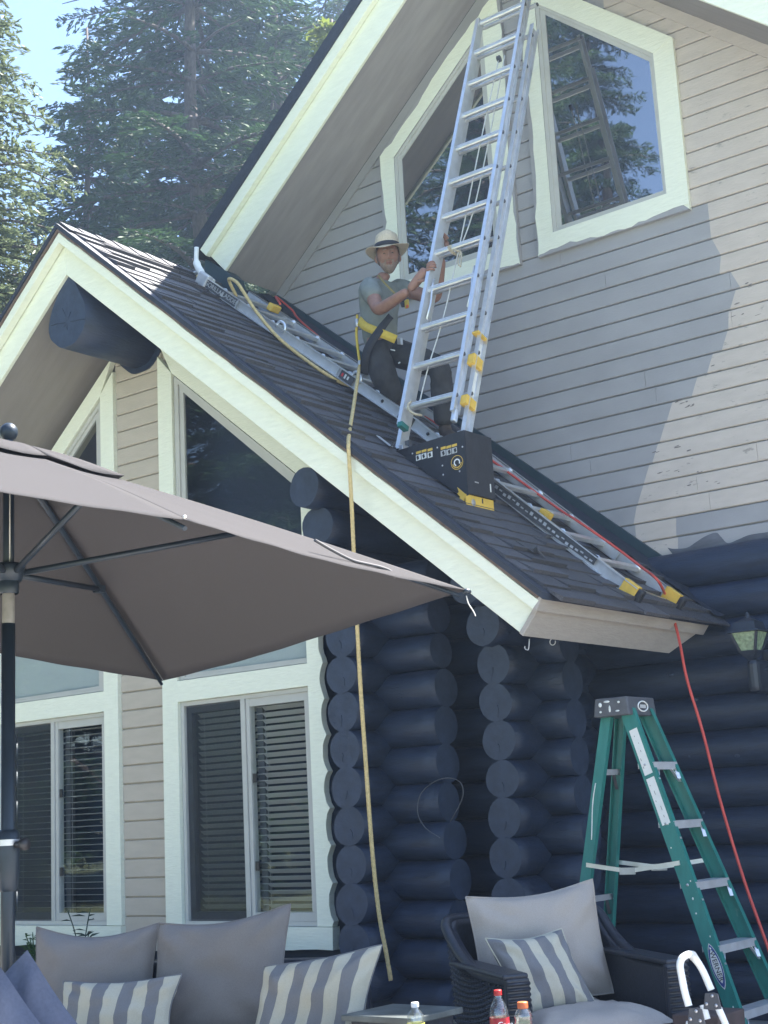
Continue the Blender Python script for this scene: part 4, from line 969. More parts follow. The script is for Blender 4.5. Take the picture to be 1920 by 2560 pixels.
MB().obox(onY(1017,760,7.56), (.015,-.004,0), (.002,.006,0), (0,0,.028)).build('yellow_pad', M['web_yellow'], PR); MB().obox(onY(1018,766,7.553), (.008,-.002,0), (.001,.004,0), (0,0,.010)).build('yellow_pad', M['cap_orange'], PR)
MB().obox(onY(982,875,7.47), (.018,-.004,-.008), (.001,.004,0), (0,0,.004)).build('pocket_mark', M['label'], PR); MB().obox(onY(998,907,7.44), (.009,-.004,0), (.001,.003,0), (0,0,.004)).build('pocket_mark', M['label'], PR)
# lanyard from the hip ring down to the lifeline
l0 = onY(893,797,7.575); ly = [onY(893,787,7.575), l0, onY(891,835,7.56), onY(895,875,7.54), onY(899,905,7.51), onY(899,918,7.50)]
b = MB(); b.tube(spline(ly, 6), [.010]*(len(ly)*6-5), 6); b.build('lanyard', M['web_yellow'], PR)
b = MB(); b.lathe([(.012,-.03),(.018,-.02),(.018,.02),(.012,.03)], onY(893,808,7.565), 10); b.build('snap_hook', M['steel'], PR)
b = MB(); b.lathe([(.008,-.02),(.013,-.012),(.013,.012),(.008,.02)], onY(899,908,7.505), 10); b.build('snap_hook', M['steel'], PR)
# ================================================================== PARASOL
PX, PY = -4.06, 3.14
UM_ = thing('parasol', 'large taupe rectangular parasol with dark ribs and a dark crank pole', 'parasol', (PX, PY, 0))
apex = onX(22, 1118, PX)
PX_, PY_ = apex.x, apex.y
hubz = onX(20, 1446, PX).z; tz = onX(25, 1520, PX).z
b = MB(); b.tube([(PX_,PY_,tz-.06),(PX_,PY_,apex.z-.02)], .0195, 12); b.build('pole', M['pole'], UM_)
b = MB(); b.tube([(PX_,PY_,.12),(PX_,PY_,tz-.055)], .0235, 12); b.build('pole', M['pole'], UM_)
b = MB(); b.lathe([(.0205,-.06),(.0215,-.055),(.0215,.045),(.0205,.05)], (PX_,PY_,tz-.0), 14); b.build('collar', M['collar'], UM_)
b = MB(); b.lathe([(.0,-.035),(.045,-.03),(.055,0),(.058,.02),(.05,.03),(.024,.034)], (PX_,PY_,hubz+.02), 16); b.lathe([(.032,-.075),(.036,-.07),(.036,-.03),(.03,-.025)], (PX_,PY_,hubz+.02), 12); b.build('runner', M['pole'], UM_)
b = MB(); b.sphere((PX_,PY_,apex.z+.055), (.032,.032,.034), 16); b.lathe([(.016,0),(.02,.01),(.014,.028)], (PX_,PY_,apex.z), 12); b.build('finial', M['pole'], UM_)
cz = onX(35, 2150, PX).z
b = MB(); b.lathe([(.026,-.10),(.034,-.09),(.038,-.03),(.040,.05),(.038,.09),(.026,.10)], (PX_,PY_,cz), 16); b.build('crank_housing', M['pole'], UM_)
b = MB(); b.lathe([(.0412,.048),(.0412,.068)], (PX_,PY_,cz), 16); b.build('metal_band', M['steel'], UM_)
b = MB(); b.tube([(PX_+.03,PY_+.0,cz+.05),(PX_+.065,PY_+.01,cz+.05)], .011, 10); b.build('crank_arm', M['blackplastic'], UM_); b = MB(); b.lathe([(0,0),(.02,0),(.02,.02),(0,.02)], (PX_+.062,PY_+.01,cz+.05), 12, 0, (1,.1,0)); b.build('crank_knob', M['blackplastic'], UM_)
b = MB(); b.lathe([(.0,0),(.25,0),(.25,.04),(.06,.07),(.04,.13),(.03,.14)], (PX_,PY_,.0), 28); b.build('base', M['pole'], UM_)
b = MB(); b.tube([(PX_+.022,PY_-.012,hubz),(PX_+.022,PY_-.012,apex.z-.1)], .0022, 5); b.build('crank_cord', M['whitecord'], UM_)
A_ = onX(470, 1302, -3.05); B_ = onX(1165, 1476, -3.08); C_ = onX(408, 1702, -4.90)
A2 = Vector((2*PX_-A_.x+.0, A_.y+.02, A_.z-.16)); dA = A_-Vector((PX_,A_.y,0))
B2 = Vector((A_.x+.02, 2*A_.y-B_.y, A_.z+.01)); C2 = Vector((C_.x, 2*A_.y-C_.y+.1, C_.z+.20))
ends = [A_, B_, C_, Vector((C_.x-.02, (C_.y+C2.y)/2, C_.z+.16)), C2, B2]
top = Vector((PX_, PY_, apex.z))
def canopy_panel(e0, e1, nu=22, nv=26):
    pts = []
    for i in range(nu):
        t = i/(nu-1)
        for j in range(nv):
            s = j/(nv-1); e = e0*(1-s)+e1*s
            inward = (top-e); inward.z = 0; inward.normalize()
            e = e+inward*(.012*math.sin(PI*s))                       # scalloped hem between the ribs
            p = top*(1-t)+e*t
            sag = math.sin(PI*s)*t*(1-.35*t)*.020; p = p-Vector((0,0,sag))
            p.z += .014*math.sin(PI*t)*(1-.3*math.sin(PI*s)); p.z += .004*math.sin(9*t+3*s)*t*math.sin(PI*s)+.0012*math.sin(34*s+5*t)*t**6+.006*noise.noise((3*t, 4*s, e0.x+e0.y))*t*math.sin(PI*s)
            pts.append(p)
    return pts
for i in range(6):
    e0, e1 = ends[i], ends[(i+1) % 6]
    b = MB(); b.grid(canopy_panel(e0, e1), 22, 26); b.build('canopy_panel', M['canopy'], UM_, solid=.0015)
    # vent cap above
    b = MB(); q0, q1 = top*.76+e0*.24, top*.76+e1*.24
    pts = []
    for ii in range(6):
        for jj in range(8):
            t, s = ii/5, jj/7; p = (top+Vector((0,0,.022)))*(1-t)+(q0*(1-s)+q1*s+Vector((0,0,.026+.003*math.sin(7*s+i)-.03*math.sin(PI*s)*.38)))*t
            p.z += .012*math.sin(PI*t); pts.append(p)
    b.grid(pts, 6, 8); b.build('vent_panel', M['canopy'], UM_, solid=.0015)
    # rib under the seam and its strut from the runner
    d = (e0-top); pr = [top+d*t+Vector((0,0,.014*math.sin(PI*t)-.018-.010*t)) for t in (.02,.25,.5,.75,.985)]
    b = MB(); b.tube(pr, [.013,.013,.012,.011,.008], 6); b.build('rib', M['pole'], UM_)
    mp_ = top+d*.52+Vector((0,0,-.022)); hub = Vector((PX_,PY_,hubz+.02)); hd = (mp_-hub); hd.z = 0; hd.normalize()
    b = MB(); b.tube([hub+hd*.05, mp_], .0115, 6); b.obox(mp_, (.018,0,0), (0,.018,0), (0,0,.014)); b.build('strut', M['pole'], UM_)
# rolled tie tape lying on the slope near the right tip
q = [(787,1353,.006),(830,1378,.02),(880,1403,.012),(920,1413,.016),(950,1420,.010),(975,1430,.02),(988,1447,.005)]
tp = []
for px, py, h in q: tp.append(onX(px, py, -3.16)+Vector((0,0,.004)))
b = MB(); b.tube(spline(tp, 5), .0055, 6); b.build('tie_tape', M['tape'], UM_)
b = MB(); g = onX(468,1298,-3.05); b.sphere(g+Vector((0,-.01,.006)), .006, 8); b.build('grommet', M['label'], UM_)
b = MB(); g = B_; b.sphere(g+Vector((.0,.006,-.004)), (.016,.02,.012), 10); b.build('pocket_end', M['pole'], UM_)
b = MB(); b.tube(spline([B_+Vector((0,.0,-.02)), B_+Vector((.004,.005,-.05)), B_+Vector((.02,.01,-.08)), B_+Vector((.028,.012,-.10))], 4), .0022, 5); b.build('loose_thread', M['whitecord'], UM_)

# ================================================================== CUSHIONS
def cushion(mb, c, ax, ay, az, hw, hh, ht, mi=0, pinch=.12, n=22, seed=0, sag=0.0, stripes=None, lean=0.0):
    """pillow: ax across, ay up, az thickness; edges pinched between the corners, faces crowned, creases near the corners"""
    rr = random.Random(seed); c = Vector(c); ax, ay, az = Vector(ax).normalized(), Vector(ay).normalized(), Vector(az).normalized()
    ph = [rr.uniform(0,6) for _ in range(6)]
    for side in (1, -1):
        pts = []; N = n if not stripes else stripes*6+1
        for i in range(N):
            u = -1+2*i/(N-1)
            for j in range(n):
                v = -1+2*j/(n-1)
                k = (1-abs(u)**2.6)*(1-abs(v)**2.6); k = max(0, k)**.5
                x = u*hw*(1-pinch*(1-abs(u)**1.5*1)*0-pinch*(math.cos(v*PI/2)**1.2)*abs(u)**3*1.0)
                y = v*hh*(1-pinch*(math.cos(u*PI/2)**1.2)*abs(v)**3)
                if v > 0: y -= sag*math.cos(u*PI/2)*v*v*hh
                cr = .16*ht*k*(math.sin(5*u+3*v+ph[0])*.3+math.sin(9*u*v+ph[1])*.35+math.sin(3*v-6*u+ph[2])*.25)+.26*ht*k*noise.noise((u*2.2+seed*3.1, v*2.2, side*.7))+.10*ht*k*noise.noise((u*6+seed, v*6, side))
                ea = math.exp(-((1-abs(u))**2+(1-abs(v))**2)*3.2)*.42*ht*math.sin(11*(abs(u)-abs(v))+ph[3])*k
                z = ht*k*(.92+.08*math.sin(2*u+ph[4]))+cr+ea
                pts.append(c+ax*(x+lean*v*hh)+ay*y+az*z*side)
        b0 = len(mb.f); mb.grid(pts, N, n, mi, True, flip=(side < 0))
        if stripes:
            for fi in range(b0, len(mb.f)):
                col = (fi-b0)//(n-1); st = col//6; mb.m[fi] = st % 2
    return mb
def piped(c, ax, ay, hw, hh, pinch, sag, seed, lean=0.0, n=16):
    c = Vector(c); ax, ay = Vector(ax).normalized(), Vector(ay).normalized(); P = []
    def pt(u, v):
        x = u*hw*(1-pinch*(math.cos(v*PI/2)**1.2)*abs(u)**3); y = v*hh*(1-pinch*(math.cos(u*PI/2)**1.2)*abs(v)**3)
        if v > 0: y -= sag*math.cos(u*PI/2)*v*v*hh
        return c+ax*(x+lean*v*hh)+ay*y
    for k in range(n): P.append(pt(-1+2*k/n, 1))
    for k in range(n): P.append(pt(1, 1-2*k/n))
    for k in range(n): P.append(pt(1-2*k/n, -1))
    for k in range(n+1): P.append(pt(-1, -1+2*k/n))
    return P

# ================================================================== SOFA (woven, dark) with two back cushions
SF = Vector((.34,-.94,0)).normalized(); SR = Vector((.94,.34,0)).normalized(); Z = Vector((0,0,1))
SC = Vector((-5.18,4.90,0))                                       # middle of the cushions' back line
SO = thing('sofa', 'dark woven loveseat with taupe cushions in front of the window wall', 'sofa', tuple(SC+SF*.3))
def sp(a, f, z): return SC+SR*a+SF*f+Z*z
b = MB()
b.obox(sp(.05,-.10,.40), SR*.91, SF*.035, Z*.31)
for a_ in (-.83, 1.0): b.obox(sp(a_,.30,.27), SR*.05, SF*.40, Z*.19)
b.obox(sp(.10,.32,.20), SR*.88, SF*.38, Z*.10); b.build('frame', M['wicker'], SO, bevel=.02)
for s in (-1, 1):
    for f in (-.06,.66): MB().obox(sp(.10+s*.92,f,.04), SR*.03, SF*.03, Z*.05).build('leg', M['wicker'], SO)
for s in (-1, 1):
    b = MB(); cushion(b, sp(.10+s*.44,.34,.36), SR, SF, Z, .435, .40, .075, pinch=.03, seed=s+5); b.build('seat_cushion', M['cushion'], SO)
cl = sp(-.36,.05,.63); cr_ = sp(.30,.08,.66); bup = (Z-SF*.22).normalized(); bf = (SF+Z*.22).normalized()
b = MB(); cushion(b, cl, SR, bup, bf, .325, .265, .085, pinch=.06, seed=1, sag=.16, lean=-.03); b.build('back_cushion', M['cushion'], SO); b = MB(); b.tube(piped(cl, SR, bup, .325, .265, .06, .16, 1, -.03), .0045, 5); b.build('piping', M['cushion'], SO)
b = MB(); cushion(b, cr_, (SR+Z*.10), bup, bf, .335, .270, .09, pinch=.06, seed=2, sag=.10, lean=.02); b.build('back_cushion', M['cushion'], SO); b = MB(); b.tube(piped(cr_, (SR+Z*.10), bup, .335, .270, .06, .10, 2, .02), .0045, 5); b.build('piping', M['cushion'], SO)
def pillow(name, label, c, ax, ay, az, hw, hh, ht, stripes, seed, pinch=.10, sag=.06, lean=0.0, mats=('stripe_w','stripe_g')):
    t = thing(name, label, 'pillow', tuple(Vector(c)-Z*hh), 'striped scatter pillows')
    b = MB(); cushion(b, c, ax, ay, az, hw, hh, ht, pinch=pinch, seed=seed, sag=sag, stripes=stripes, lean=lean, n=24); b.build('cover', [M[m] for m in mats], t)
    P = piped(c, ax, ay, hw, hh, pinch, sag, seed, lean); b = MB(); b.tube(P, .004, 5); b.build('piping', M[mats[1]], t); return t
vdir = Vector((.66,-.72,.22)).normalized()
pc = onZ(290, 2540, .545)
pillow('striped_pillow', 'grey and cream striped pillow lying low against the left sofa cushion', sp(-.09,.33,.535), (SR*.98+SF*-.05+Z*.03), (Z-SF*.45), (SF+Z*.45), .29, .155, .075, 9, 3)
pillow('striped_pillow', 'grey and cream striped pillow leaning at the right end of the sofa under the rope', sp(.86,.38,.545), (SR*.92+SF*-.10+Z*.13), (Z-SF*.25+SR*.05), (SF+Z*.25-SR*.1), .265, .215, .085, 9, 6, sag=-.04, lean=.14)

# ================================================================== ARMCHAIR
F2 = Vector((.85,-.53,0)).normalized(); R2 = Vector((.53,.85,0)).normalized()
AC = Vector((-3.69,5.90,0))
CH = thing('armchair', 'black woven armchair with light grey seat and back cushions beside the green stepladder', 'armchair', tuple(AC))
def ap(a, f, z): return AC+R2*a+F2*f+Z*z
# woven shell: back and arms in one sweep, top rail drops from the back to the arm fronts
plan = []
NN = 60
for i in range(NN+1):
    t = i/NN; 
    if t < .36: q = t/.36; p = (-.385-.0*q, .40-.66*q)
    elif t < .64: q = (t-.36)/.28; a = PI-PI*q; p = (.0+.385*math.cos(a), -.26-.12*math.sin(a))
    else: q = (t-.64)/.36; p = (.385, -.26+.66*q)
    f = p[1]; k = min(1, max(0, (f+.30)/.45))
    topz = .83-.21*(1-(1-k)**2.2)-.02*max(0, (f-.1))
    plan.append((p[0], p[1], topz))
outer = []; 
b = MB(); nz = 26
for (a, f, tz_) in plan:
    for j in range(nz): 
        z = .10+(tz_-.10)*j/(nz-1); fl_ = .05*(j/(nz-1))**2*max(0, .2-f)
        ou = 1+.06*(j/(nz-1))**2
        outer.append(ap(a*ou, f-fl_, z))
b.grid(outer, NN+1, nz, 0, True); b.build('woven_shell', M['wicker'], CH, solid=.045)
# strands of the weave standing proud of the shell (one mesh, too many to pick apart)
b = MB()
for j in range(3, nz*2-1):
    path = []
    for i in range(0, NN+1):
        (a, f, tz_) = plan[i]; z = .10+(tz_-.10)*j/(2*nz-1); fl_ = .05*(j/(2*nz-1))**2*max(0, .2-f); ou = 1+.06*(j/(2*nz-1))**2
        nrm = Vector((0,0,0)); i0, i1 = max(0,i-1), min(NN,i+1); tx, ty = plan[i1][0]-plan[i0][0], plan[i1][1]-plan[i0][1]
        nv = (R2*(-ty)+F2*tx).normalized(); c0 = ap(a*ou, f-fl_, z)
        path.append(c0-nv*(.006*(1 if (i+j) % 2 else -1)))
    b.tube(path, .0062, 4, smooth=False)
o = b.build('weave', M['wicker'], CH); o['kind'] = 'stuff'
b = MB(); b.tube([ap(a*1.06, f-.05*max(0,.2-f), tz_+.004) for a, f, tz_ in plan], .026, 8); b.build('top_rail', M['wicker'], CH)
for s in (-1, 1):
    b = MB(); b.obox(ap(s*.385,.405,.34), R2*.055, F2*.02, Z*.29); b.build('arm_front', M['wicker'], CH, bevel=.01)
    b = MB()
    for k in range(24): b.tube([ap(s*.385-.052,.428,.09+k*.0225), ap(s*.385+.052,.428,.09+k*.0225)], .0075, 4)
    o = b.build('arm_weave', M['wicker'], CH); o['kind'] = 'stuff'
    b = MB(); b.obox(ap(s*.392,.12,.645), R2*.06, F2*.30-Z*.008, Z*.012); b.build('arm_top', M['wicker'], CH, bevel=.01)
b = MB(); b.obox(ap(0,.06,.24), R2*.33, F2*.36, Z*.08); b.build('seat_frame', M['wicker'], CH)
for s in (-1,1):
    for f in (-.3,.38): MB().obox(ap(s*.36,f,.05), R2*.03, F2*.03, Z*.05).build('leg', M['wicker'], CH)
b = MB(); cushion(b, ap(0,.12,.395), R2, F2, Z, .325, .36, .085, pinch=.02, seed=12); b.build('seat_cushion', M['cushion_light'], CH)
b2 = (Z-F2*.24).normalized(); f2 = (F2+Z*.24).normalized()
b = MB(); cushion(b, ap(.01,-.17,.70), (R2+Z*.06), b2, f2, .335, .265, .095, pinch=.05, seed=14, sag=.10); b.build('back_cushion', M['cushion_light'], CH); b = MB(); b.tube(piped(ap(.01,-.17,.70), (R2+Z*.06), b2, .335, .265, .05, .10, 14), .0045, 5); b.build('piping', M['cushion_light'], CH)
pillow('striped_pillow', 'grey and cream striped pillow tilted on the armchair seat', ap(-.115,.09,.605), (R2*.96+F2*.02+Z*.04), (Z-F2*.42), (F2+Z*.42), .190, .185, .070, 7, 16, sag=.05, lean=-.22, mats=('stripe_g','stripe_w'))

# blue grey cushion of the seat at the lower left
LS = thing('lounge_seat', 'seat with a blue grey cushion poking into the lower left corner', 'lounge seat', (-3.9, 3.0, 0))
def corner_pillow(px, py, y, hw, tilt, seed, name):
    # square cushion standing on a corner, its top point at the given spot
    c = onY(px, py, y)-Z*hw*1.30; axx = Vector((.80,.60,0)); u = (axx*math.cos(tilt)+Z*math.sin(tilt)); v_ = (Z*math.cos(tilt)-axx*math.sin(tilt)); nn_ = Vector((.60,-.80,.15)).normalized()
    b = MB(); cushion(b, c, u, v_, nn_, hw, hw, .085, pinch=.07, seed=seed); b.build(name, M['cushion_blue'], LS)
corner_pillow(34, 2398, 3.0, .25, R(38), 20, 'back_cushion'); corner_pillow(-22, 2442, 2.86, .235, R(40), 22, 'front_cushion')
b = MB(); b.box(-4.05,-3.6,2.55,2.95,.05,.42); b.build('frame', M['wicker'], LS, bevel=.02)

# ================================================================== TABLES AND BOTTLES
ST = thing('side_table', 'low table with slate top between sofa and armchair', 'table', (-3.80,4.90,0))
MB().box(-3.985,-3.622,4.72,5.063,.525,.55).build('tabletop', M['tabletop'], ST, bevel=.004); MB().box(-3.955,-3.652,4.75,5.033,.02,.524).build('frame', M['wicker'], ST)
CT = thing('coffee_table', 'dark coffee table in the foreground with drink bottles on it', 'table', (-2.85,4.15,0))
MB().box(-3.55,-2.45,3.55,4.75,.38,.42).build('tabletop', M['wicker'], CT, bevel=.006)
for x in (-3.48,-2.52):
    for y in (3.62,4.68): MB().box(x-.035,x+.035,y-.035,y+.035,0,.379).build('leg', M['wicker'], CT)
def bottle(name, label, px, py, ztop, prof, H_, capr, caph, capm, labz, labm, liquid=None):
    p = onZ(px, py, ztop); c = Vector((p.x, p.y, ztop-H_)); t = thing(name, label, 'bottle', tuple(c))
    b = MB(); b.lathe([(0,0)]+prof, c, 28); b.build('bottle_body', M['plastic_clear'], t)
    b = MB(); b.lathe([(0,0),(capr,0),(capr*1.02,.003),(capr,caph),(capr*.93,caph+.002),(0,caph+.002)], c+Z*(H_-caph), 24); b.build('cap', M[capm], t)
    b = MB(); n = 24
    for k in range(n): a = 2*PI*k/n; b.obox(c+Z*(H_-caph*.5)+Vector((math.cos(a),math.sin(a),0))*capr, Vector((math.cos(a),math.sin(a),0))*.0006, Vector((-math.sin(a),math.cos(a),0))*.0008, Z*caph*.42)
    b.build('cap_ribs', M[capm], t)
    r = max(q[0] for q in prof)
    if labm: b = MB(); b.lathe([(r+.0008,labz[0]),(r+.0008,labz[1])], c, 28); b.build('label', M[labm], t)
    return t, c, r
t, c, r = bottle('cola_bottle', 'cola bottle with red cap and red label on the coffee table', 1244, 2476, .665,
    [(.030,.0),(.0355,.012),(.0355,.05),(.033,.075),(.0355,.10),(.036,.165),(.034,.185),(.028,.205),(.019,.222),(.0135,.232),(.0135,.245)], .258, .0148, .018, 'cap_red', (.10,.163), 'cola')
b = MB(); b.lathe([(.034,.04),(.0348,.05),(.032,.075),(.0348,.10),(.0352,.150),(.0,.150)], c, 24); b.build('drink', mat('cola', (.02,.008,.006), .2), t)
fw = Vector((.62,-.78,0)).normalized(); rw = Vector((.78,.62,0))
d_ = (fw*.92+rw*.38).normalized(); text_obj('lettering', 'Coca', .032, M['whiteprint'], c+d_*(r+.002)+Z*.138, d_.cross(Z)*-1, Z, t, shear=.35)
d_ = (fw*.8+rw*.6).normalized(); text_obj('lettering', 'Cola', .026, M['whiteprint'], c+d_*(r+.002)+Z*.118, d_.cross(Z)*-1, Z, t, shear=.35)
t, c, r = bottle('sports_bottle', 'clear drink bottle with orange cap beside the cola bottle', 1306, 2506, .625,
    [(.030,.0),(.0345,.012),(.0345,.06),(.032,.068),(.0345,.076),(.0345,.125),(.0315,.135),(.034,.150),(.031,.160),(.0335,.172),(.030,.186),(.022,.196),(.0175,.202),(.0175,.21)], .222, .0195, .021, 'cap_orange', None, None)
t, c, r = bottle('lemonade_bottle', 'clear bottle with white cap and yellow label in front of the side table', 1037, 2507, .622,
    [(.028,.0),(.0325,.012),(.0325,.07),(.031,.09),(.0325,.11),(.0335,.150),(.031,.172),(.022,.188),(.0140,.196),(.0140,.206)], .218, .0148, .016, 'cap_white', (.095,.146), 'lemon')
for k in range(5): MB().obox(c+Vector((.62,-.78,0))*(r+.0005)+rw*(-.012+.006*k)+Z*(.128), rw*.0022, fw*.0008, Z*.005).build('label_print', M['ink'], t)

# ================================================================== GREEN STEPLADDER
SL = thing('stepladder', 'green fibreglass stepladder with aluminium steps standing open by the log wall', 'ladder', (-3.45,6.92,0))
def lp_(side, x, z): return None
yn0, yn1 = 6.79, 6.66                                             # near rails, top and bottom
yg0, yg1 = 7.00, 7.20                                             # far rails
topz_ = 1.80
def frn(s): z = topz_*(1-s); return Vector((-3.70+.60*s, yn0+(yn1-yn0)*s, z))
def frf(s): z = topz_*(1-s); return Vector((-3.695+.60*s, yg0+(yg1-yg0)*s, z))
xr0, xr1 = -3.83, -4.21
def ren(s): return Vector((xr0+(xr1-xr0)*s, yn0+.02+(yn1-yn0)*s*.8, topz_*(1-s)))
def ref_(s): return Vector((xr0+(xr1-xr0)*s, yg0-.02+(yg1-yg0)*s*.8, topz_*(1-s)))
def srail(fa, sgn, wid, name):
    a, b_ = fa(.0), fa(1.0); d = (b_-a); u = d.normalized(); y = Vector((0,1,0)); nx = u.cross(y).normalized()
    mb = MB(); m_ = (a+b_)/2
    mb.obox(m_, d/2, nx*wid/2, Vector((0,.0025,0)))
    for s in (-1, 1): mb.obox(m_+nx*s*(wid/2-.002)+Vector((0,sgn*.015,0)), d/2, nx*.0022, Vector((0,.0152,0)))
    mb.build(name, M['green'], SL)
    f = MB(); f.obox(b_+Vector((0,0,.02)), nx*.05, (0,.025,0), (0,0,.022)); f.build('foot', M['blackplastic'], SL, bevel=.006)
    return u, nx
un, nxn = srail(frn, 1, .078, 'rail'); srail(frf, -1, .078, 'rail'); ur, nxr = srail(ren, 1, .058, 'rear_rail'); srail(ref_, -1, .058, 'rear_rail')
b = MB(); b.prism([(-3.875,6.745,1.775),(-3.66,6.745,1.775),(-3.672,6.75,1.872),(-3.862,6.75,1.872)], (0,.30,0)); b.build('top_cap', M['greyplate'], SL, bevel=.008)
for cx_, cz_, rx_, rz_ in ((-3.79,1.852,.018,.006),(-3.83,1.838,.010,.012),(-3.775,1.812,.006,.020),(-3.83,1.80,.007,.008),(-3.73,1.80,.012,.005),(-3.72,1.845,.008,.006)):
    b = MB(); b.lathe([(0,.0012),(1,.0008),(1.02,0)], (0,0,0), 10, 0, (0,-1,0)); b.v = [(v[0]*rx_+cx_, v[1]+6.747, v[2]*rz_+cz_) for v in b.v]; b.build('paint_splash', M['paintspot'], SL)
cap_c = Vector((-3.662,6.90,1.822)); b = MB(); vs = [cap_c+Vector((.0,.052*math.cos(a),.026*math.sin(a))) for a in np.linspace(0,2*PI,28)]
b.tube(vs, .004, 5); b.build('emblem_ring', M['label'], SL); b = MB(); b.obox(cap_c+Vector((.0,0,0)), (.001,0,0), (0,.030,0), (0,0,.009)); b.build('emblem', M['inkgrey'], SL)
for i in range(5):
    s = 1-(1.525-.298*i)/topz_
    a, c_ = frn(s), frf(s); m_ = (a+c_)/2; L = (c_-a).length/2-.003
    b = MB(); b.obox(m_+Vector((.0,0,0)), (.046,0,0), (0,L,0), (0,0,.003)); b.obox(m_+Vector((.045,0,-.018)), (.002,0,0), (0,L,0), (0,0,.018)); b.obox(m_+Vector((-.045,0,-.014)), (.002,0,0), (0,L,0), (0,0,.014)); b.build('step', M['alu_flat'], SL)
    for q, sg in ((a, 1), (c_, -1)):
        b = MB(); b.bar(q+Vector((.04,sg*.012,-.03)), q+Vector((.07,sg*.045 if sg<0 else .012,-.085)), .018, .003); 
        if i in (0, 3, 4): b.bar(q+Vector((.03,sg*.08,-.012)), q+Vector((.055,sg*.012,-.10)), .02, .003)
        b.build('brace', M['alu'], SL)
    for q in (a,): MB().lathe([(0,.004),(.007,.003),(.008,0)], q+Vector((.0,-.003,-.01)), 8, 0, (0,-1,0)).build('rivet', M['steel'], SL)
for s in (.17,.53): 
    a, c_ = ren(s), ref_(s); b = MB(); b.bar(a, c_, .012, .03); b.build('rear_brace', M['alu_flat'], SL)
    b = MB(); b.bar(c_+Vector((0,-.06,-.01)), c_+Vector((-.02,-.005,-.09)), .016, .003); b.build('brace', M['alu_dark'], SL)
for fa, fb, yo in ((ren, frn, -.008), (ref_, frf, .008)):
    s = .43; a, c_ = fa(s)+Vector((0,yo,0)), fb(s)+Vector((0,yo,0)); m_ = a*.55+c_*.45+Vector((0,0,-.035))
    b = MB(); b.bar(a, m_, .005, .022); b.bar(m_, c_, .005, .022); b.build('spreader', M['alu'], SL); b = MB(); b.obox(m_+Vector((0,yo*.5,0)), (.045,0,0), (0,.003,0), (0,0,.017)); b.build('spreader_lock', M['steel'], SL)
# labels on the near front rail
def on_rail(s, off=0.0, out=.0036): return frn(s)+nxn*off+Vector((0,-out,0))
for s0, s1 in ((.055,.185),(.195,.325)):
    p, q = on_rail(s0), on_rail(s1); b = MB(); b.obox((p+q)/2, (q-p)/2, nxn*.024, (0,.0006,0)); b.build('safety_label', M['label'], SL)
    for k in range(5): r_ = on_rail(s0+(s1-s0)*(.15+.17*k), random.uniform(-.016,.016), .0043); MB().obox(r_, un*random.uniform(.002,.012), nxn*.0012, (0,.0002,0)).build('scuff', M['alu_dark'], SL)
s = .70; c_ = on_rail(s, .0, .0036); hl, hw = .105, .027
def lens(k, out, m, name):
    A = np.linspace(-1, 1, 15); vs = [c_+un*hl*k*t+nxn*hw*k*(1-t*t)**.75+Vector((0,-out,0)) for t in A]+[c_+un*hl*k*t-nxn*hw*k*(1-t*t)**.75+Vector((0,-out,0)) for t in A[::-1][1:-1]]
    b = MB(); b.prism(vs, (0,.0005,0)); b.build(name, M[m], SL)
lens(1.06, .0002, 'label', 'decal'); lens(1.0, .0008, 'labelink', 'decal'); lens(.78, .0014, 'label', 'decal')
text_obj('lettering', 'WERNER', .036, M['ink'], c_+Vector((0,-.0024,0)), un, Vector((un.z,0,-un.x)) if False else nxn*(1 if nxn.x > 0 else -1), SL)
for s, o_ in ((.34,.01),(.40,-.02),(.47,.02),(.52,.0),(.58,-.01),(.62,.02),(.80,.01),(.86,-.02)):
    k_ = random.uniform(.35,1.0); b = MB(); b.sphere(on_rail(s+random.uniform(-.02,.02), o_, .003), (.006*k_,.0012,.010*k_*random.uniform(.6,1.6)), 8); b.build('paint_splash', M['paintspot'], SL)
b = MB(); q = [ren(s)+Vector((.012*math.sin(20*s),-.0045,0)) for s in np.linspace(.20,.36,14)]; b.tube(q, .003, 5); b.build('paint_drip', M['paintspot'], SL)

# ================================================================== WHITE FOLDING HAND RAIL (step stool)
yS = 5.25
WS = thing('folding_step', 'white tubular folding step handle with dark hinge plates in front of the green stepladder', 'step stool', tuple(onY(1760,2640,yS)))
hp_ = [onY(1722,2515,yS), onY(1712,2480,yS), onY(1704,2440,yS), onY(1700,2412,yS), onY(1706,2395,yS+.01), onY(1722,2386,yS+.04), onY(1734,2392,yS+.13), onY(1756,2425,yS+.17), onY(1778,2475,yS+.17)]
def flat_tube(pts, w1, t1, name):
    P = spline(pts, 6); b = MB(); n = 10; vs = []; side = Vector((0,1,0))
    for i, p in enumerate(P):
        t = (P[min(i+1,len(P)-1)]-P[max(i-1,0)]).normalized(); sd = (side-t*side.dot(t)).normalized(); nn = t.cross(sd)
        for j in range(n): a = 2*PI*j/n; vs.append(p+sd*math.cos(a)*w1+nn*math.sin(a)*t1)
    b.add(vs, [(i*n+j, i*n+(j+1)%n, (i+1)*n+(j+1)%n, (i+1)*n+j) for i in range(len(P)-1) for j in range(n)], 0, True); return b.build(name, M['white_metal'], WS)
flat_tube(hp_, .018, .0135, 'handle')
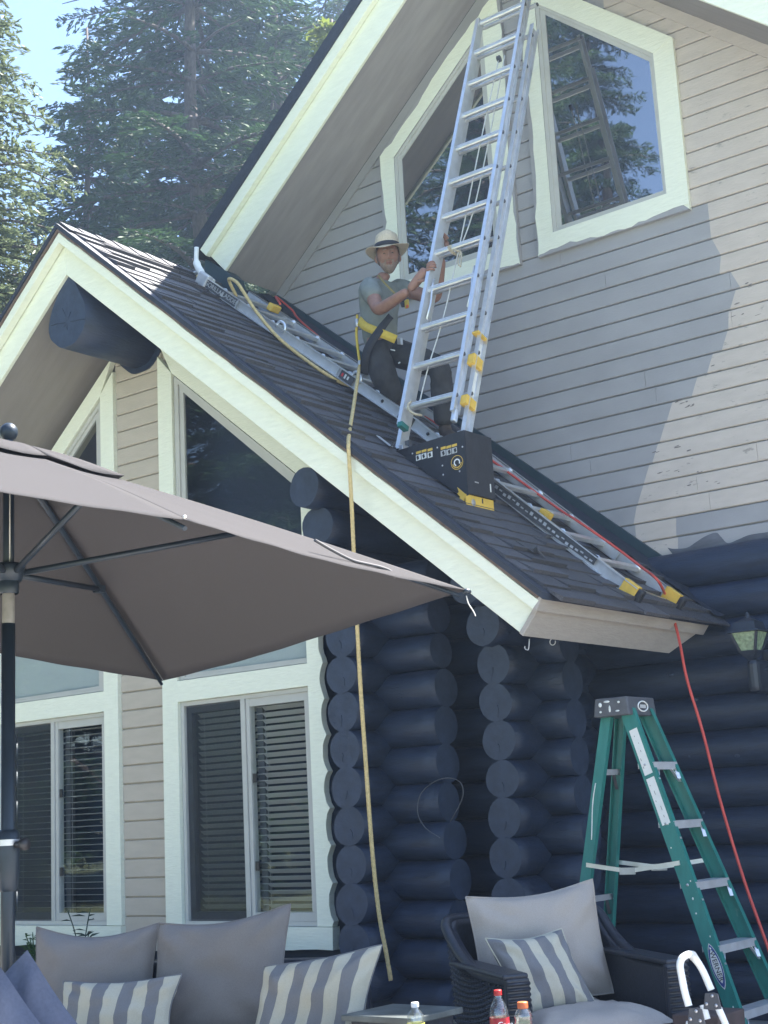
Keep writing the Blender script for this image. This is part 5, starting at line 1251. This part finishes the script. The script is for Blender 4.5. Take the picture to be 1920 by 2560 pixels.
for (px, py), y in (((1742,2540), yS-.018), ((1782,2502), yS+.150)):
    cs = [(-28,-20),(-4,-22),(8,-18),(18,22),(-8,24),(-32,22)]
    q = [onY(px+a*.9+5, py+b_*.95, y) for a, b_ in cs]; b = MB(); b.prism(q, (0,.006,0)); b.build('hinge_plate', M['greyplate'], WS, bevel=.002)
    for a, b_ in ((-2,-12),(-16,8),(8,12)): MB().lathe([(0,.004),(.006,.003),(.007,0)], onY(px+a, py+b_, y-.001), 10, 0, (0,-1,0)).build('rivet', M['steel'], WS)
flat_tube([onY(1724,2555,yS), onY(1712,2640,yS+.0)], .014, .0135, 'leg'); flat_tube([onY(1796,2520,yS+.165), onY(1822,2580,yS+.165), onY(1850,2650,yS+.165)], .014, .0135, 'leg'); flat_tube([onY(1757,2512,yS+.165), onY(1768,2548,yS+.165)], .014, .0135, 'leg')
flat_tube([onY(1752,2560,yS), onY(1770,2640,yS)], .014, .0135, 'leg')
bx = onY(1725, 2560, 5.7); b = MB(); b.box(bx.x-.08,bx.x+.13,5.7,5.95,0,bx.z+.035); tag(b.build('wooden_crate', M['brown'], bevel=.006), 'brown wooden block on the ground behind the white folding step', 'crate')

# ================================================================== WALL LANTERN
c = onY(1871, 1565, 8.27); LA = thing('wall_lantern', 'black carriage lantern on the log wall', 'lantern', (c.x, 8.27, c.z-.2))
def sq(w_, z): return [(c.x-w_,8.27-w_,z),(c.x+w_,8.27-w_,z),(c.x+w_,8.27+w_,z),(c.x-w_,8.27+w_,z)]
def frustum(w0, z0, w1, z1, name, m): 
    b = MB(); b.add(sq(w0,z0)+sq(w1,z1), [(3,2,1,0),(4,5,6,7),(0,1,5,4),(1,2,6,5),(2,3,7,6),(3,0,4,7)]); return b.build(name, M[m], LA)
zt_ = onY(1871,1582,8.27).z; zb_ = onY(1871,1628,8.27).z
frustum(.105, zt_, .100, zt_+.012, 'brim', 'lamp'); frustum(.076, zt_+.012, .066, zt_+.062, 'roof', 'lamp'); frustum(.066, zt_+.062, .022, zt_+.088, 'roof', 'lamp')
b = MB(); b.lathe([(.02,0),(.012,.012),(.014,.02),(.006,.035),(0,.042)], (c.x,8.27,zt_+.088), 12); b.build('finial', M['lamp'], LA)
frustum(.046, zb_, .080, zt_-.001, 'glass', 'lampglass')
for sx in (-1,1):
    for sy in (-1,1): b = MB(); b.bar((c.x+sx*.048,8.27+sy*.048,zb_), (c.x+sx*.083,8.27+sy*.083,zt_), .014, .014, (0,1,0)); b.build('corner_bar', M['lamp'], LA)
frustum(.040, zb_-.03, .054, zb_, 'base', 'lamp'); frustum(.018, zb_-.055, .040, zb_-.03, 'base', 'lamp')
b = MB(); b.tube(spline([(c.x,8.27,zb_-.05),(c.x+.02,8.30,zb_-.12),(c.x+.05,8.40,zb_-.10),(c.x+.06,8.47,zb_-.06)], 5), .014, 8); b.build('arm', M['lamp'], LA)
b = MB(); b.box(c.x-.02,c.x+.10,8.46,8.52,zb_-.27,zb_+.02); b.build('back_plate', M['lamp'], LA, bevel=.02)
b = MB(); b.box(c.x-.035,c.x+.045,8.24,8.46,zb_-.25,zb_-.05); b.build('bracket', M['lamp'], LA, bevel=.03)

# black cable looped over the log ends
q = [(1055,1840),(1046,1930),(1052,1975),(1075,1998),(1090,2088),(1088,2090)]
b = MB(); pts = [onY(px, py, 7.28) for px, py in [(1100,2095),(1062,2068),(1044,2030),(1052,1985),(1085,1955),(1120,1945),(1150,1955),(1158,1985),(1145,2020),(1125,2055)]]
b.tube(spline(pts, 6), .003, 5); tag(b.build('loose_cable', M['greyplate']), 'thin dark cable looped around the log stubs', 'cable')

# ================================================================== PLANTER AND PLANTS in front of the windows
PL = thing('planter', 'dark raised planter under the left window', 'planter', (-7.6,6.55,0))
MB().box(-9.4,-6.3,6.2,6.9,0,.47).build('box', M['log'], PL); MB().box(-9.35,-6.35,6.25,6.85,.471,.49).build('soil', M['soil'], PL)
def leafy(name, label, base, n, hgt, m, seed, ll=.10):
    rr = random.Random(seed); t = thing(name, label, 'plant', tuple(base)); st = MB(); lf = MB(); base = Vector(base)
    for k in range(n):
        a = rr.uniform(0, 2*PI); h = hgt*rr.uniform(.55,1); tip = base+Vector((math.cos(a)*h*.35, math.sin(a)*h*.3, h)); mid_ = base*.5+tip*.5+Vector((0,0,h*.1))
        P = spline([base, mid_, tip], 5); st.tube(P, [.004]*(len(P)-1)+[.002], 5)
        for q in range(6):
            p = P[min(len(P)-1, 3+q*len(P)//8)]; d = Vector((math.cos(a+q*2.1), math.sin(a+q*2.1), rr.uniform(-.1,.5))).normalized(); s = d.cross(Vector((0,0,1))).normalized(); L = ll*rr.uniform(.6,1.1)
            lf.add([p, p+d*L*.5+s*L*.16, p+d*L-Vector((0,0,L*.15)), p+d*L*.5-s*L*.16+Vector((0,0,.004))], [(0,1,2,3)])
    st.build('stem', M[m], t); lf.build('leaves', M[m], t)
pb_ = onY(205, 2345, 6.4); leafy('garden_plant', 'dark leafy stem rising over the left sofa cushion in front of the window', (pb_.x, 6.4, .5), 3, .36, 'plant_dark', 2, .11)
pb_ = onY(70, 2415, 6.4); leafy('garden_plant', 'light green bushy plant beside the parasol pole', (pb_.x, 6.45, .48), 9, .22, 'plant', 3, .07)
pb_ = onY(95, 2400, 6.4); leafy('garden_plant', 'small green plant between the parasol pole and the sofa', (pb_.x, 6.42, .48), 5, .16, 'plant', 4, .06)
# ================================================================== TREES
def conifer(name, label, base, height, rad, seed, m, z0=.08, whorls=60, per=6, twig=9, leaves=12, size=(.16,.045), droop=.35, power=.85, flat=.35, trunk=.28, group=None, up=0.0, zmin=0.0, clump=0.0, scat=.9, jit=1.0):
    """tapered trunk, drooping limbs in whorls, side twigs, and needle sprays as many small blades"""
    rng = np.random.RandomState(seed); t = thing(name, label, 'tree', tuple(base), group); base = np.array(base, float)
    b = MB(); P = [Vector(base)+Vector((.10*math.sin(i*1.3+seed), .10*math.cos(i*.9+seed), height*i/12)) for i in range(13)]
    b.tube(P, [max(.02, trunk*(1-i/12.3)) for i in range(13)], 9); 
    cen = []; dirs = []; scl = []
    for wv in range(whorls):
        f = z0+(1-z0)*(wv+rng.uniform(-.4,.4))/whorls
        if f*height < zmin: continue
        env = rad*(1-f)**power*(1+.25*math.sin(wv*1.7+seed)*.5)
        for k in range(per):
            a = 2*PI*(k+rng.uniform(-.35,.35))/per+wv*2.4
            L = max(.25, env*rng.uniform(.55,1.12)); o = base+np.array([0,0,f*height]); d = np.array([math.cos(a), math.sin(a), 0])
            ns = max(4, int(twig*L/rad*1.6)+3); ss = np.linspace(.12, 1, ns)
            pts = [o+d*L*s+np.array([0,0,L*(up*s-droop*s*s+.25*droop*s**4)]) for s in ss]
            if L > .8: b.tube([Vector(o)]+[Vector(p) for p in pts[::2]], [max(.006,.022*L*(1-i/(len(pts)/2+1.5))) for i in range(len(pts[::2])+1)], 5, cap=False)
            if clump and rng.rand() < clump: continue
            for p, s in zip(pts, ss):
                tl = (.18+.34*L*(1-s)**.8*(.4+s))*rng.uniform(.7,1.2)
                for sg in (-1, 1):
                    ang = a+sg*R(rng.uniform(40,72)); td = np.array([math.cos(ang), math.sin(ang), rng.uniform(-.30,.12)-droop*.3])
                    n = max(3, int(leaves*tl/.5)); q = rng.uniform(.05,1,n)
                    cen.append(p+td*(q*tl)[:,None]+rng.normal(0,(.02+.03*tl)*jit,(n,3))-np.array([0,0,1])*((q*tl)**2*.25)[:,None])
                    sp_ = rng.normal(0,1,(n,3))*np.array([.55,.55,flat]); dd = td+sp_*scat; dirs.append(dd/np.linalg.norm(dd,axis=1)[:,None]); scl.append(rng.uniform(.6,1.25,n))
    b.build('trunk', M['bark'], t)
    C = np.concatenate(cen); D = np.concatenate(dirs); S = np.concatenate(scl); n = len(C)
    nrm = rng.normal(0,1,(n,3))*np.array([.45,.45,1])+np.array([0,0,.6]); sd = np.cross(D, nrm); sd /= np.linalg.norm(sd,axis=1)[:,None]+1e-9
    L_, W_ = size[0]*S, size[1]*S
    v = np.empty((n,4,3)); v[:,0] = C-D*L_[:,None]/2; v[:,1] = C+sd*W_[:,None]/2; v[:,2] = C+D*L_[:,None]/2; v[:,3] = C-sd*W_[:,None]/2
    c0 = base+np.array([0,0,height/2]); v = (v-c0).reshape(-1,3)
    me = bpy.data.meshes.new('crown'); me.vertices.add(4*n); me.vertices.foreach_set('co', v.ravel().astype(np.float32))
    me.loops.add(4*n); me.loops.foreach_set('vertex_index', np.arange(4*n, dtype=np.int32)); me.polygons.add(n)
    me.polygons.foreach_set('loop_start', np.arange(0,4*n,4,dtype=np.int32)); me.polygons.foreach_set('loop_total', np.full(n,4,dtype=np.int32)); me.update(); me.validate()
    me.materials.append(M[m]); o = bpy.data.objects.new('crown', me); COL.objects.link(o); o.parent = t; o.location = Vector(c0)-Vector(t.location)
    return n
def dirat(px, py, dist):
    v = ray(px, py); h = math.hypot(v.x, v.y); return Vector((v.x/h*dist, v.y/h*dist, CAMZ+v.z/h*dist))
NT = 0
p = dirat(-70, 500, 15.5); NT += conifer('spruce_tree', 'sunlit pale green spruce at the left edge with drooping branches', (p.x,p.y,-.06), 11.9, 3.6, 5, 'leaf_spruce', z0=.12, whorls=46, per=8, twig=13, leaves=34, size=(.085,.024), droop=.42, power=.95, zmin=3.5, flat=.7, trunk=.2, up=.12, scat=.5, jit=.35)
spec = [(222,27,17.2,3.9,'leaf_dark'),(500,24,24,4.8,'leaf_dark'),(400,31,27,4.2,'leaf_dark'),(700,26,23,4.4,'leaf_mid'),(880,32,27,5.0,'leaf_mid'),(40,34,15,4.2,'leaf_mid'),(610,37,30,5.4,'leaf_dark'),(330,41,24,4.0,'leaf_mid')]
labs = ['dark conifer with a bare lower trunk left of the wing ridge','tallest dark hemlock behind the ridge with a pale trunk showing','dark conifer between the two nearest dark trees','mid green conifer beside the main roof edge','tall conifer mostly behind the main gable','bushy conifer far behind the sunlit spruce','far dark conifer filling the gap behind the hemlock','far conifer seen through the gaps above the ridge']
for i, ((px, d, h, r, m), lb) in enumerate(zip(spec, labs)):
    p = dirat(px, 600, d); NT += conifer('conifer_tree', lb, (p.x,p.y,-.06), h, r, 20+i, m, z0=.14, whorls=30, per=6, twig=13, leaves=27, size=(.165,.036) if d < 33 else (.24,.06), droop=.34, power=.62, flat=.16, zmin=4.0, trunk=.26, up=.06, clump=.06, scat=.6, jit=.6, group='tall conifers behind the house')
p = dirat(830, 60, 20); NT += conifer('young_tree', 'yellow green sunlit treetop beside the main rake board', (p.x,p.y,-.06), 13.2, 2.0, 44, 'leaf_bright', z0=.5, whorls=22, per=7, twig=9, leaves=14, size=(.16,.09), droop=.15, zmin=6, trunk=.12)
# the row of conifers across the yard, seen only as reflections in the windows
yl = ['tall narrow conifer across the yard mirrored in the right gable window','towering conifer across the yard mirrored in the gable window behind the ladder','broad conifer across the yard mirrored low in the wing windows','broad conifer across the yard nearest the left end of the mirrored row','second broad conifer from the left end of the mirrored row','third broad conifer from the left end of the mirrored row','leftmost broad conifer at the far end of the mirrored row','tall conifer standing behind the gap of the mirrored row','tallest conifer far behind the mirrored row','huge conifer at the back of the mirrored wood','second huge conifer at the back of the mirrored wood']
for i, (x, y, h, r, pw) in enumerate([(-14.8,-10.9,24,3.0,.75),(-19.6,-13.6,36,4.6,.7),(-22.5,-9.5,24,5.2,.55),(-26,-6.0,23,5.2,.55),(-30,-3,22,5.2,.5),(-35,0.5,22,5.4,.5),(-40,5,22,5.4,.5),(-24,-13,36,5.0,.6),(-33,-10,32,5.6,.5),(-25,-23,44,6.5,.5),(-21.5,-19,40,4.6,.6)]):
    NT += conifer('yard_conifer', yl[i], (x,y,-.06), h, r, 60+i, 'leaf_dark', z0=.06, whorls=44, per=7, twig=10, leaves=14 if i > 1 else 42, size=(.26,.06) if i > 1 else (.12,.026), droop=.3, power=pw, flat=.4, trunk=.25, group='conifers across the yard', zmin=.3)
print('needles', NT)
# ================================================================== GLARE VEIL: thin scattering volume added to stand in for lens glare
b = MB(); b.box(-62, 30, -40, 58, -1.06, 36)
hz = b.build('glare_veil', mat('glare_veil', (1,1,1))); tag(hz, kind='stuff')
hm = hz.data.materials[0]; n = hm.node_tree.nodes; l = hm.node_tree.links; n.remove(n['Principled BSDF'])
v = n.new('ShaderNodeVolumePrincipled'); v.inputs['Color'].default_value = (.55, .72, 1.0, 1); v.inputs['Density'].default_value = .0025; v.inputs['Anisotropy'].default_value = .62
l.new(v.outputs[0], n['Material Output'].inputs['Volume'])
